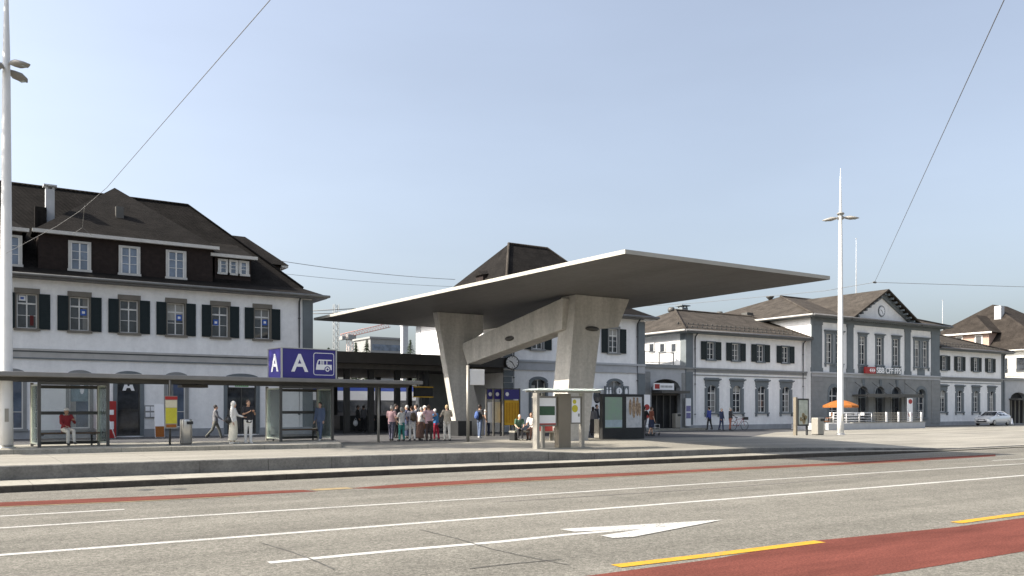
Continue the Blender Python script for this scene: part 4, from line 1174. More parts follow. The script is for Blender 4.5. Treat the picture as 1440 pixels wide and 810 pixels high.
hr = q.build('roof', M_tile3, hs, world=True)
q = MB(); q.box(102.45, 118.7, 46.75, 66.7, ze - .15, ze - .02); q.build('soffit', M_fascia, hs, world=True)
q = MB(); q.box(103.3, 108, 54.2, 59.4, 8.9, 11.2); dm = q.build('dormer', mat('pink_brown_wall', (.36, .25, .20), .8, .1), hs, world=True)
q = MB(); c0 = [(102.8, 53.7, 11.2), (109, 53.7, 11.2), (109, 59.9, 11.2), (102.8, 59.9, 11.2)]; p1, p2 = (105.2, 56.8, 13.6), (109.4, 56.8, 13.6)
q.poly([c0[0], c0[1], p2, p1]); q.poly([c0[3], c0[0], p1]); q.poly([c0[2], c0[3], p1, p2]); q.poly(c0); q.build('dormer_roof', M_tile3, dm, world=True)
q = MB(); q.box(102.72, 102.80, 53.6, 60.0, 11.06, 11.26); q.build('dormer_fascia', M_fascia, dm, world=True)
q = MB()
for y in (55.4, 57.8):
    q.box(103.24, 103.295, y - .45, y + .45, 9.7, 10.95, 0); q.box(103.22, 103.239, y - .32, y + .32, 9.8, 10.85, 1)
q.build('dormer_window', [M_frame, M_pane], dm, world=True)
chimney(hr, 107.6, 55.2, 11.5, 14.7, .8, .8, M_stone_lt, False)
q = MB(); q.box(119.0, 128, 50, 64, 12.5, 14.2); q.box(119.5, 127.5, 50.5, 63.5, 6, 12.5); q.build('flat_roofed_tower', M_stone, hs, world=True)
q = MB()
for y in (50.5, 52.5):
    q.box(103.12, 103.195, y - .5, y + .5, 6.3, 8.0)
q.build('window', M_pane, hs, world=True)

# =================================================================== concrete bus canopy
HC = 7.45
cn = thing('concrete_canopy', (24.5, 37, .5), 'huge flat concrete canopy on two leaning pillars with a slanting brace', 'canopy')
FL, BL, BR, FR = (19.5, 22.7), (18.3, 50.2), (30.22, 50.2), (30.6, 22.6)
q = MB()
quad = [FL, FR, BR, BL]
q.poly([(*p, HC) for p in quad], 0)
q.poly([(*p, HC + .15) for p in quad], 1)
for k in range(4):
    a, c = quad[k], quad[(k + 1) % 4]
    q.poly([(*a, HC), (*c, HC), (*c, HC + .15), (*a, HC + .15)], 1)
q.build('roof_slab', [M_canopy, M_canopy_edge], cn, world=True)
# rear (left) pillar: leaning leg with a head, front face in the plane Y = 42
YF = 42.0
def fp(lst, Yq): return [(PX(u, Yq), Yq, max(.4, ZY(u, v, Yq))) for u, v in lst]
pts = fp([(645, 615), (684, 615), (657, 505), (653, 487), (680, 468), (680, 449), (615, 447)], YF)
pts = [(x, y, HC - .004 if z > 7.0 else z) for x, y, z in pts]
q = MB(); q.prism(pts, (0, .55, 0)); q.build('pillar', M_concrete, cn, world=True, bevel=.03)
YN = 32.0
pts = fp([(793, 621), (827, 621), (835, 543), (845, 461), (870, 460), (885.5, 416), (810, 413)], YN)
pts = [(x, y, HC - .004 if z > 7.0 else z) for x, y, z in pts]
q = MB(); q.prism(pts, (0, 1.2, 0)); q.build('pillar', M_concrete, cn, world=True, bevel=.03)
XB = 24.05
def fx(lst, Xq): return [(Xq, PYX(u, Xq), ZX(u, v, Xq)) for u, v in lst]
pts = fx([(648, 484), (657, 512), (790, 463), (806, 416)], XB)
pts = [(x, min(max(y, YN + .5), 42.4), min(z, HC - .01)) for x, y, z in pts]
q = MB(); q.prism(pts, (.9, 0, 0)); q.build('brace_beam', M_concrete, cn, world=True, bevel=.03)
q = MB()
a = fx([(717, 476)], XB)[0]; q.ell((XB - .03, a[1], a[2]), (.10, .42, .13), 14, 8)
x = PX(833, YN - .03); q.ell((x, YN - .03, ZY(833, 461, YN) - .05), (.42, .10, .12), 14, 8)
q.build('floodlight', M_steel_dk, cn, world=True)
q = MB(); q.box(PX(643, 41), PX(658, 41) + .2, 40.9, 41.95, .5, ZY(650, 592, 41)); q.build('base_block', M_black, cn, world=True)

# =================================================================== lamp masts
def lamp_mast(x, y, z, label, lz=13.55, top=17.1, rot=20, reach=1.0):
    o = thing('lamp_mast', (x, y, z), label, 'lamp mast', 'white lamp masts on the plaza')
    q = MB(); q.lathe([(.21, 0), (.20, 1.5), (.165, 7.5), (.13, 12.2), (.112, 13.6), (.05, top - 1.2), (.008, top)], (0, 0, 0), 18); q.build('pole', M_pole, o)
    q = MB(); q.lathe([(.30, 0), (.30, .03), (.24, .05), (.23, .10)], (0, 0, 0), 18); q.build('base_flange', M_steel, o)
    for k in range(4):
        a = R(rot + 90 * k)
        M = Matrix.Rotation(a, 4, 'Z')
        q = MB()
        rings = []
        for s_, w, h_ in ((.16, .04, .04), (.36, .16, .09), (.62, .24, .13), (.95, .20, .08), (1.20, .03, .02)):
            zc_ = lz + (k % 2) * .18 - .10 * s_
            rings.append([M @ Vector((s_ * reach, w * math.cos(t), zc_ + h_ * math.sin(t))) for t in [2 * PI * j / 10 for j in range(10)]])
        q.loft(rings)
        lo = q.build('luminaire', mat('luminaire_grey', (.25, .24, .22), .4, .08), o)
        q = MB(); q.prism([M @ Vector((.45 * reach, -.12, lz - .13 + (k % 2) * .18)), M @ Vector((.45 * reach, .12, lz - .13 + (k % 2) * .18)), M @ Vector((1.0 * reach, .10, lz - .19 + (k % 2) * .18)), M @ Vector((1.0 * reach, -.10, lz - .19 + (k % 2) * .18))], (0, 0, .02))
        q.build('lens', M_glassroof, lo)
    q = MB(); q.box(-.06, .06, -.225, -.19, .9, 1.35); q.build('hatch', M_alu, o)
    return o
lamp_mast(G(9, 630, ZI)[0], G(9, 630, ZI)[1], ZI, 'tall white tapered lamp mast rising beside the bus shelters at far left', 13.0, 17.3, 45, .78)
pR = G(1182, 611, .37); lamp_mast(pR[0], pR[1], .36, 'tall white tapered lamp mast standing before the gabled pavilion', 14.25, 17.5, -54, .95)

# =================================================================== bus shelters on the island (local frame turned 5 degrees)
OI = Vector((8.0, 34.1, ZI)); RI = R(5)
def IL(x, y, z=0): return (OI.x + x * math.cos(RI) - y * math.sin(RI), OI.y + x * math.sin(RI) + y * math.cos(RI), OI.z + z)
rf = thing('shelter_roof', IL(0, 0), 'long thin flat roof carried over both bus shelters on slim posts', 'roof', rz=RI)
q = MB(); q.box(-9.5, 9.7, -.45, 1.9, 2.44, 2.60); q.build('roof_slab', mat('roof_edge_grey', (.20, .195, .185), .6, .12, 2), rf, bevel=.02)
q = MB(); q.box(-9.4, 9.3, .1, .22, 2.30, 2.438); q.box(-9.4, 9.3, 1.35, 1.47, 2.30, 2.438)
for x in (-8, -6.2, -2.6, .2, 2.4, 6.5, 8.2): q.box(x, x + .10, .225, 1.345, 2.31, 2.437)
q.build('roof_beam', M_steel_dk, rf)
pz = -.13
for x, y in ((7.75, .15), (-8.2, 1.4)):
    q = MB(); q.tube((x, y, pz if x > 6 else 0), (x, y, 2.31), .055, None, 10); q.build('post', M_alu, rf)
q = MB(); q.box(-.5, .5, .9, 1.5, 2.18, 2.29); q.build('lamp_housing', M_steel_dk, rf)

def shelter(x0, x1, label):
    o = thing('bus_shelter', IL((x0 + x1) / 2, 0), label, 'bus shelter', 'glass bus shelters on the island', rz=RI)
    w = x1 - x0; a, c = -w / 2, w / 2; d = 1.45; hh = 2.28
    for x, y, m_ in ((a, 0, M_steel_dk), (c, 0, M_steel_dk), (a, d, M_alu), (c, d, M_alu)):
        q = MB(); q.box(x - .05, x + .05, y - .04, y + .04, 0, hh); q.build('post', m_, o)
    for sx, x in ((-1, a), (1, c)):
        q = MB(); q.box(x - .012, x + .012, .05, d - .05, .16, hh - .12); q.build('side_pane', M_glass, o)
        q = MB()
        q.box(x - .03, x + .03, .045, .09, .1, hh - .08); q.box(x - .03, x + .03, d - .09, d - .045, .1, hh - .08); q.box(x - .03, x + .03, .09, d - .09, .10, .155); q.box(x - .03, x + .03, .09, d - .09, hh - .135, hh - .08)
        q.build('side_frame', M_glass_edge, o)
    q = MB(); q.box(a + .06, c - .06, d - .012, d + .012, .16, hh - .12); q.build('back_pane', M_glass, o)
    q = MB(); q.box(a + .05, c - .05, d - .06, d - .02, 1.13, 1.25); q.box(a + .05, c - .05, d - .05, d - .015, hh - .2, hh - .08); q.box(a + .05, c - .05, d - .05, d - .015, .05, .16)
    q.build('rail', M_steel_dk, o)
    q = MB(); q.box(a + .05, c - .05, -.03, .03, hh - .10, hh); q.build('head_beam', M_steel_dk, o)
    q = MB(); q.box(a + .08, c - .08, .78, 1.22, .43, .49); q.build('bench_seat', M_wood, o, bevel=.01)
    q = MB()
    for x in (a + .25, c - .25): q.box(x - .03, x + .03, .8, 1.4, .38, .428); q.box(x - .03, x + .03, 1.34, 1.40, 0.0, .428)
    q.build('bench_bracket', M_steel_dk, o)
    return o
shelter(-5.60, -3.40, 'glass bus shelter at left where a man in red sits on the bench')
shelter(3.15, 5.45, 'glass bus shelter under the violet letter A sign box')
# sign box A
sb = thing('platform_sign_box', IL(3.12, -.15, 2.62), 'violet blue box sign with white letter A and bus symbol on the shelter roof', 'sign', rz=RI)
W_, D_, H_ = 2.42, 1.35, 1.20
q = MB(); q.box(0, W_, 0, D_, 0, H_); q.build('box', M_blue, sb)
q = MB()
for (x, y) in ((0, 0), (0, D_), (W_, 0), (W_, D_)): q.box(x - .03, x + .03, y - .03, y + .03, -.02, H_ + .03)
q.box(-.031, W_ + .031, -.031, D_ + .031, H_ + .002, H_ + .035); q.build('edge_trim', M_steel, sb)
put(text_data('A', 1.02, M_white, .02, .008), 'letter', sb, (.78, -.012, .58))
la = text_data('A', 1.02, M_white, .02, .008); la.transform(Matrix.Rotation(R(-90), 4, 'Z')); put(la, 'letter', sb, (-.012, D_ / 2, .58))
bus = MB(); bx, bz = 1.86, .60
def rr(x0, x1, z0, z1, y, r, n=5):
    pts = []
    for cx2, cz2, a0 in ((x1 - r, z1 - r, 0), (x0 + r, z1 - r, 90), (x0 + r, z0 + r, 180), (x1 - r, z0 + r, 270)):
        for k in range(n + 1):
            t = R(a0 + 90 * k / n); pts.append((cx2 + r * math.cos(t), y, cz2 + r * math.sin(t)))
    return pts
o1 = rr(bx - .47, bx + .47, bz - .47, bz + .47, -.006, .10); o2 = rr(bx - .445, bx + .445, bz - .445, bz + .445, -.006, .08)
for k in range(len(o1)):
    k2 = (k + 1) % len(o1); bus.poly([o1[k], o1[k2], o2[k2], o2[k]])
bus.prism([(bx - .36, -.006, bz - .24), (bx + .36, -.006, bz - .24), (bx + .36, -.006, bz - .02), (bx - .33, -.006, bz - .02)], (0, -.006, 0))
bus.prism([(bx - .28, -.006, bz + .14), (bx - .24, -.006, bz + .19), (bx + .36, -.006, bz + .19), (bx + .36, -.006, bz + .14)], (0, -.006, 0))
bus.prism([(bx - .33, -.006, bz - .02), (bx - .28, -.006, bz - .02), (bx - .23, -.006, bz + .14), (bx - .28, -.006, bz + .14)], (0, -.006, 0))
for x in (-.16, -.10, -.03, .12): bus.prism([(bx + x, -.006, bz - .02), (bx + x + .035, -.006, bz - .02), (bx + x + .035, -.006, bz + .14), (bx + x, -.006, bz + .14)], (0, -.006, 0))
bus.disc((bx + .16, -.012, bz - .22), (0, -1, 0), .135, .004, 22, 1); bus.disc((bx + .16, -.0165, bz - .22), (0, -1, 0), .095, .003, 22, 0); bus.disc((bx + .16, -.020, bz - .22), (0, -1, 0), .05, .003, 16, 1)
bus.build('bus_symbol', [M_white, M_blue], sb)

# =================================================================== small street furniture
def bin_at(x, y, z, h, r, label, square=False, rz=0):
    o = thing('litter_bin', (x, y, z), label, 'litter bin', 'steel litter bins', rz)
    q = MB()
    if not square:
        q.lathe([(r * .92, .03), (r, .06), (r, h - .06), (r * .96, h - .01), (r * .6, h)], (0, 0, 0), 22); q.build('body', M_steel, o)
        q = MB(); q.lathe([(r * .85, 0), (r * .85, .035)], (0, 0, 0), 18); q.build('foot', M_black, o)
        q = MB(); q.box(-r * .1, r * .95, -r - .02, -r * .4, h - .2, h - .09); q.build('ash_slot', M_black, o)
    else:
        q.box(-r, r, -r * .8, r * .8, .04, h); q.build('body', M_alu, o, bevel=.03)
        q = MB(); q.box(-r * .9, r * .9, -r * .7, r * .7, 0, .038); q.build('foot', M_black, o)
        q = MB(); q.box(-r * .2, r * 1.1, -r * .82, r * .5, h - .22, h - .05); q.build('ash_slot', M_black, o)
    return o
p = G(261.5, 625, ZI); bin_at(p[0], p[1], ZI, .96, .22, 'round stainless steel bin on the island beside the yellow stop timetable')
p = G(844, 617, .53); bin_at(p[0], p[1], .53, 1.0, .25, 'square pale metal bin left of the double poster case', True)
p = G(1150, 611.5, .38); bin_at(p[0], p[1], .38, 1.1, .32, 'square bin with dark slot between the map board and the right mast', True)
p = G(949, 600.5, .5); bin_at(PX(951, 48.3), 48.3, .55, 1.15, .26, 'narrow pale bin standing in the arched station doorway', True)

# stop timetable
p = G(239, 626, ZI); st = thing('bus_stop_timetable', (p[0], p[1], ZI), 'yellow bus stop timetable board on a slim grey post at left', 'timetable', rz=RI)
q = MB(); q.tube((0, 0, 0), (0, 0, 2.4), .04, None, 10); q.build('post', M_steel_dk, st)
q = MB(); q.box(-.20, .24, -.09, -.045, .62, 1.82); q.build('frame', M_alu, st)
q = MB(); q.box(-.18, .22, -.096, -.0905, .80, 1.38); q.build('timetable_sheet', M_lime, st)
q = MB(); q.box(-.18, .22, -.096, -.0905, 1.39, 1.66); q.build('cream_sheet', M_cream, st)
q = MB(); q.box(-.20, .24, -.097, -.0905, 1.68, 1.80); q.build('red_header', M_redsign, st)
q = MB(); q.box(-.16, .20, -.096, -.0905, .66, .77); q.build('orange_sheet', M_orange, st)
wp = MB()
xw = PX(225, 47.8)
o = thing('pavement_board', (xw, 47.8, .55), 'white and orange advertising board leaning by the white wall', 'sign')
q = MB(); q.prism([(-.24, 0, 0), (.24, 0, 0), (.24, .25, 1.75), (-.24, .25, 1.75)], (0, .05, 0)); q.build('panel', M_white, o)
q = MB(); q.prism([(-.22, -.004, .02), (.22, -.004, .02), (.22, .076, .58), (-.22, .076, .58)], (0, -.006, 0)); q.build('orange_field', M_orange, o)
o = thing('photo_booth', (PX(150, 48.2), 48.3, .5), 'red and white slot machine against the wall beside the dark glass door', 'vending machine')
q = MB(); q.box(-.22, .42, -.35, .5, 0, 1.95); q.build('cabinet', M_redsign, o, bevel=.02)
q = MB(); q.box(-.1, .3, -.357, -.3505, 1.25, 1.5); q.box(-.1, .3, -.357, -.3505, .5, .9); q.build('white_panel', M_white, o)
o = thing('folding_ladder', (PX(163, 47.4), 47.4, .52), 'thin white folding stand propped before the red machine', 'stand')
q = MB(); q.tube((-.45, 0, 1.35), (-.02, -.1, 0), .025); q.tube((-.5, .1, 1.35), (-.75, .2, 0), .025); q.tube((-.35, -.02, 1.0), (-.62, .14, 1.0), .018); q.build('frame', M_white, o)
o = thing('notice_case', (PX(211, Y), YR - .02, 1.9), 'grey notice case of four white papers on the white wall', 'notice case')
q = MB(); q.box(-.27, .27, -.05, .015, -.34, .34); q.build('case', M_stone, o)
q = MB()
for sx in (-.13, .13):
    for sz in (-.16, .16): q.box(sx - .11, sx + .11, -.058, -.0505, sz - .12, sz + .12)
q.build('paper', M_white, o)
# bus stop pole with white square flag
p = G(658, 621, .55); o = thing('bus_stop_flag', (p[0], p[1], .55), 'tall white post with a blank white square flag in front of the rear pillar', 'sign', rz=-R(0))
q = MB(); q.tube((0, 0, 0), (0, 0, 3.5), .075, .07, 14); q.build('post', M_alu, o)
q = MB(); q.box(.10, .88, -.03, .03, 2.60, 3.33); q.build('flag', M_white, o, bevel=.02)
q = MB(); q.tube((.05, 0, 2.75), (.12, 0, 2.75), .02); q.tube((.05, 0, 3.2), (.12, 0, 3.2), .02); q.build('bracket', M_alu, o)

# information pylons near the rear pillar
def pylon(u, v, w, label, kind):
    p = G(u, v, .54)
    o = thing('information_pylon', (p[0], p[1], .54), label, 'information board', 'information pylons under the canopy')
    q = MB(); q.box(-w / 2 - .06, -w / 2, -.06, .06, 0, 2.65); q.box(w / 2, w / 2 + .06, -.06, .06, 0, 2.65); q.box(-w / 2, w / 2, -.05, .05, 2.58, 2.64); q.build('frame', M_steel_dk, o)
    q = MB(); q.box(-w / 2, w / 2, -.045, .045, 2.05, 2.575); q.build('blue_header', M_blue, o)
    q = MB(); q.disc((-w / 2 + .2, -.046, 2.32), (0, -1, 0), .11, .008, 16); q.build('round_symbol', M_white, o)
    q = MB()
    if kind == 'yellow': q.box(-w / 2 + .03, w / 2 - .03, -.05, .05, .62, 1.98)
    else: q.box(-w / 2 + .03, w / 2 - .03, -.05, .05, .75, 1.9)
    q.build('sheet', M_yellow if kind == 'yellow' else (M_cream if kind == 'cream' else M_white), o)
    if kind == 'yellow':
        q = MB()
        for k in range(5): q.box(-w / 2 + .1 + k * .19, -w / 2 + .22 + k * .19, -.056, -.0505, .75, 1.85)
        q.build('print_column', cm('ochre_print', (.5, .26, .02)), o)
pylon(689, 613.5, .42, 'narrow information pylon with white sheet and blue header by the rear pillar', 'white')
pylon(699, 613.5, .42, 'narrow information pylon with olive sheet left of the yellow timetable', 'cream')
pylon(719, 613.5, 1.0, 'wide yellow station timetable pylon with blue header', 'yellow')

# glazed information stand at the kerb
p = G(787, 630.5, .47); o = thing('information_stand', (p[0], p[1], .44), 'pale metal information stand with slatted glass roof and two map panels at the kerb', 'information stand')
q = MB(); q.box(-1.35, 1.30, -.35, .35, 0, .06); q.build('base_plate', M_alu, o)
q = MB(); q.box(-.14, .46, -.14, .16, .06, 2.22); q.build('centre_column', mat('bronze_alu', (.20, .175, .135), .45, .08, 2, metal=.2), o, bevel=.015)
for x, ya, yb in ((-1.25, -.3, .0), (1.12, -.1, .12), (-.62 + .05, .3, .42)):
    q = MB(); q.box(x - .06, x + .06, ya, yb, .06, 2.25); q.build('leg', M_alu, o)
q = MB(); q.prism([(-1.31, -.12, 2.05), (-1.31, .1, 2.05), (-1.12, .1, 2.28), (-1.12, -.3, 2.28)], (.02, 0, 0)); q.build('knee_brace', M_alu, o)
for x0_, x1_, nm in ((-1.12, -.18, 'left'), (.50, 1.05, 'right')):
    q = MB(); q.box(x0_, x1_, -.05, .05, .92 if nm == 'left' else 1.0, 2.12); fr_ = q.build('map_panel', mat('panel_frame', (.20, .19, .17), .45, .1), o)
    q = MB(); q.box(x0_ + .06, x1_ - .06, -.058, -.0505, .99 if nm == 'left' else 1.06, 2.04); q.build('sheet', M_white, fr_)
    q = MB()
    if nm == 'left':
        q.box(x0_ + .10, x1_ - .10, -.064, -.0585, 1.36, 1.72); q.build('green_picture', cm('dark_green_print', (.05, .10, .06)), fr_)
        q = MB(); q.box(x0_ + .06, x1_ - .06, -.064, -.0585, .99, 1.04); q.build('red_strip', M_redsign, fr_)
    else:
        q.disc((x0_ + .22, -.0585, 1.62), (0, -1, 0), .15, .006, 18); q.disc((x0_ + .20, -.0585, 1.9), (0, -1, 0), .09, .006, 18); q.build('yellow_map', M_lime, fr_)
        q = MB(); q.box(x0_ + .38, x1_ - .09, -.064, -.0585, 1.3, 1.42); q.build('grey_picture', M_stone, fr_)
q = MB()
for k in range(8):
    x = -1.45 + k * .42; q.prism([(x, -.55, 2.34), (x + .34, -.55, 2.40), (x + .34, .55, 2.40), (x, .55, 2.34)], (0, 0, .025))
q.build('glass_slat', M_glassroof, o)
q = MB(); q.box(-1.42, 1.85, -.34, -.28, 2.27, 2.335); q.box(-1.42, 1.85, .28, .34, 2.27, 2.335); q.build('roof_bar', M_alu, o)

# double poster case
p = G(875, 617.5, .52); o = thing('poster_case', (p[0], p[1], .52), 'double dark poster case with a pale map and a colourful advert', 'poster case')
q = MB(); q.box(-1.38, 1.38, -.12, .12, 0, 2.28)
q.build('case', M_black, o, bevel=.02)
q = MB(); q.box(-1.22, -.12, -.13, -.1205, .58, 2.12); mp_ = q.build('map_sheet', mat('pale_map', (.42, .50, .47), .4, .25, 2.2, col2=(.30, .46, .33)), o)
q = MB(); q.box(-1.22, -.12, -.134, -.1305, .62, .98); q.build('map_legend', mat('map_legend', (.45, .55, .60), .4, .1, 5), o)
q = MB(); q.box(.16, 1.20, -.13, -.1205, .58, 2.14); q.build('advert_sheet', mat('advert_sheet', (.55, .58, .60), .4, .15, 3, col2=(.72, .72, .74)), o)
q = MB()
for (x, z, rx, rz_) in ((.42, 1.62, .10, .42), (.66, 1.55, .12, .50), (.90, 1.60, .11, .45), (1.06, 1.5, .08, .36), (.66, 2.06, .07, .07), (.90, 2.05, .06, .07)): q.prism([(x + rx * math.cos(2 * PI * k / 14), -.1305, z + rz_ * math.sin(2 * PI * k / 14)) for k in range(14)], (0, -.004, 0))
q.build('advert_picture', mat('advert_brown', (.34, .22, .14), .5, .5, 9, col2=(.62, .45, .30)), o)

# pictogram boxes above the poster case, on the side building wall
for k, (u, lab, sym) in enumerate(((855.5, 'square white people pictogram sign on the side building wall', 'p'), (870, 'dark square sign with white circle between the two other pictograms', 'i'), (880, 'narrow dark sign with white case symbol nearest the entrance', 'c'))):
    o = thing('pictogram_sign', (PX(u, YM - .3), YM - .3, ZY(u, 550, YM - .3)), lab, 'sign', 'pictogram signs on the wall')
    w = .34 if sym != 'c' else .24
    q = MB(); q.box(-w, w, -.06, .06, -.36, .36); q.build('box', M_stone_dk, o)
    q = MB()
    if sym == 'p':
        for x in (-.14, .14): q.disc((x, -.061, .2), (0, -1, 0), .07, .01, 12); q.prism([(x - .1, -.061, -.28), (x + .1, -.061, -.28), (x + .06, -.061, .1), (x - .06, -.061, .1)], (0, -.01, 0))
    elif sym == 'i':
        q.disc((0, -.061, 0), (0, -1, 0), .26, .01, 20)
        q.box(-.03, .03, -.08, -.0715, -.15, .06, 1); q.disc((0, -.0715, .13), (0, -1, 0), .04, .008, 10, 1)
    else: q.prism([(-.12, -.061, -.2), (.12, -.061, -.2), (.12, -.061, .12), (.05, -.061, .12), (.05, -.061, .22), (-.05, -.061, .22), (-.05, -.061, .12), (-.12, -.061, .12)], (0, -.01, 0))
    q.build('symbol', [M_white, M_stone_dk], o)
    q = MB(); q.box(-.03, .03, .06, .3, .1, .16); q.build('bracket', M_black, o)

# poster banners and column signs
def banner(u, Yq, v0, v1, w, label, cols):
    x = PX(u, Yq); z0 = ZY(u, v1, Yq); z1 = ZY(u, v0, Yq)
    o = thing('banner_stele', (x, Yq, z0), label, 'sign', 'upright banner signs')
    n = len(cols); hh = (z1 - z0) / n
    q = MB(); q.box(-w / 2, w / 2, -.05, .05, 0, z1 - z0); q.build('panel', M_white, o)
    for k, c in enumerate(cols):
        if c is None: continue
        q = MB()
        if c is M_redsign: q.prism([(w * .42 * math.cos(2 * PI * j / 18), -.0505, hh * (k + .5) + hh * .36 * math.sin(2 * PI * j / 18)) for j in range(18)], (0, -.006, 0))
        else: q.box(-w * .44, w * .44, -.056, -.0505, hh * k + .05, hh * (k + 1) - .05)
        q.build('field', c, o)
banner(909, 45.9, 555, 602, .62, 'white upright banner with big red spots beside the side building corner', [None, M_redsign, M_redsign, None])
banner(967.5, 48.7, 560, 599, .55, 'violet and white upright sign right of the arched station doorway', [None, cm('pale_violet', (.20, .19, .34)), cm('pale_violet', (.20, .19, .34)), None])
banner(1279.5, 46.4, 560, 597, .75, 'red and white upright banner at the right pavilion door', [None, M_redsign, None, M_redsign])

# map board on the plaza at right
p = G(1127, 612, .4); o = thing('map_board', (p[0], p[1], .4), 'free standing map board with a pale landscape sheet left of the right bin', 'information board')
q = MB(); q.box(-.66, -.50, -.1, .1, 0, 2.38); q.build('post', mat('bronze_alu', (.20, .175, .135), .45, .08), o)
q = MB(); q.box(.48, .56, -.06, .06, 0, .62); q.build('post', M_black, o)
q = MB(); q.box(-.498, .62, -.08, .08, .58, 2.30); q.build('frame', M_black, o)
q = MB(); q.box(-.36, .50, -.088, -.0805, .68, 2.20); q.build('sheet', mat('landscape_sheet', (.34, .38, .30), .5, .2, 3, col2=(.50, .52, .46)), o)
q = MB()
for (x, z, r_) in ((.05, 1.25, .18), (.25, 1.1, .2), (-.15, 1.0, .15), (.15, .9, .2)): q.prism([(x + r_ * math.cos(2 * PI * k / 9) * rnd.uniform(.7, 1.2), -.0885, z + r_ * math.sin(2 * PI * k / 9) * rnd.uniform(.7, 1.2)) for k in range(9)], (0, -.004, 0))
q.build('printed_picture', mat('print_olive', (.17, .17, .06), .5, .5, 8, col2=(.35, .25, .15)), o)

# cafe terrace in front of the pavilion
TY = 43.2; tx0, tx1 = PX(1165, TY), PX(1301, TY)
o = thing('terrace_ramp', (tx0, TY, .36), 'low concrete terrace wall with white tube railing in front of the pavilion', 'terrace')
q = MB(); q.box(tx0, tx1, TY, TY + 3.6, .2, .88); q.build('wall', M_stone_lt, o, world=True)
q = MB(); q.box(tx0 + 3.2, tx1 + .0, TY - .02, TY + .3, .882, .94); q.build('coping', M_kerb, o, world=True)
xa = PX(1174, TY)
q = MB()
for z in (1.72, 1.50, 1.28, 1.08): q.tube((xa, TY + .15, z), (PX(1228, TY), TY + .15, z), .03 if z > 1.7 else .018, None, 8)
for k in range(4): x = xa + (PX(1228, TY) - xa) * k / 3; q.tube((x, TY + .15, .9), (x, TY + .15, 1.72), .03)
q.build('railing', M_white, o, world=True)
q = MB(); xb = PX(1230, TY)
for z in (1.70, 1.52, 1.36, 1.2, 1.05): q.tube((xb, TY + .15, z), (tx1 - .1, TY + .15, z), .02, None, 8)
q.build('railing', M_alu, o, world=True)
for u in (1248, 1265, 1282, 1297):
    x = PX(u, TY); q = MB(); q.box(x - .09, x + .09, TY + .05, TY + .13, .945, 1.78); q.build('baluster', M_white, o, world=True)
# orange parasol, tables and chairs on the terrace
xu = PX(1182, 45.0)
o = thing('cafe_parasol', (xu, 45.0, .88), 'wide orange cafe parasol open behind the right mast', 'parasol')
q = MB(); q.tube((0, 0, 0), (0, 0, 2.0), .035); q.build('pole', M_white, o)
q = MB(); n = 10; top = (0, 0, 1.98)
for k in range(n):
    a, c = 2 * PI * k / n, 2 * PI * (k + 1) / n
    p0 = (1.48 * math.cos(a), 1.48 * math.sin(a), 1.46); p1 = (1.48 * math.cos(c), 1.48 * math.sin(c), 1.46); m0 = (.8 * math.cos(a), .8 * math.sin(a), 1.76); m1 = (.8 * math.cos(c), .8 * math.sin(c), 1.76)
    q.poly([m0, m1, top]); q.poly([p0, p1, m1, m0]); q.poly([(p0[0], p0[1], 1.28), (p1[0], p1[1], 1.28), p1, p0])
q.build('canopy', M_orange, o)
for k, (u, lab) in enumerate(((1160, 'small orange topped cafe table left of the parasol'), (1192, 'white cafe table under the right half of the parasol'), (1205, 'white cafe table right of the parasol'))):
    x = PX(u, 44.4); z = .88 if u > 1166 else .36
    o = thing('cafe_table', (x, 44.4 if u > 1166 else 42.6, z), lab, 'table', 'cafe tables')
    if u < 1166: o.location.x = PX(u, 42.6)
    q = MB(); q.lathe([(.38, .70), (.40, .715), (.40, .735)], (0, 0, 0), 20); q.build('table_top', M_orange if k == 0 else M_white, o)
    q = MB(); q.tube((0, 0, .02), (0, 0, .70), .035); q.lathe([(.24, 0), (.22, .03)], (0, 0, 0), 16); q.build('pedestal', M_steel_dk, o)
def cafe_chair(x, y, z, rz, label, m_):
    o = thing('cafe_chair', (x, y, z), label, 'chair', 'cafe chairs', rz)
    q = MB(); q.box(-.22, .22, -.22, .22, .43, .46); q.build('seat', m_, o)
    q = MB(); q.box(-.22, .22, .20, .23, .60, .88); q.build('backrest', m_, o)
    for sx in (-1, 1):
        for sy in (-1, 1): q = MB(); q.tube((sx * .2, sy * .2, 0), (sx * .2, sy * .2, .43 if sy < 0 else .88), .015); q.build('leg', M_alu, o)
for k, (u, dy, rz, lab, m_) in enumerate(((1154, -.3, 40, 'orange cafe chair beside the orange table', M_orange), (1166, .4, 200, 'orange cafe chair behind the orange table', M_orange),
                                     (1172, 1.2, 90, 'white cafe chair nearest the left end of the railing', M_white), (1187, 1.5, 10, 'white cafe chair between parasol pole and railing', M_white), (1200, 1.3, 190, 'white cafe chair between two white tables', M_white), (1210, 1.7, 260, 'white cafe chair at the right end of the cafe tables', M_white))):
    yq = 43.0 + dy; x = PX(u, yq)
    cafe_chair(x, yq, .88 if (x > tx0 + .2 and yq > TY) else .36, R(rz), lab, m_)

# traffic cone by the car
xcn = PX(1423, 46.2)
o = thing('traffic_cone', (xcn, 46.2, .36), 'small white and grey traffic cone behind the silver car', 'cone')
q = MB(); q.lathe([(.16, .04), (.12, .25), (.11, .26), (.07, .55), (.03, .72)], (0, 0, 0), 14); q.build('cone', M_white, o)
q = MB(); q.box(-.22, .22, -.22, .22, 0, .04); q.build('base', M_black, o)

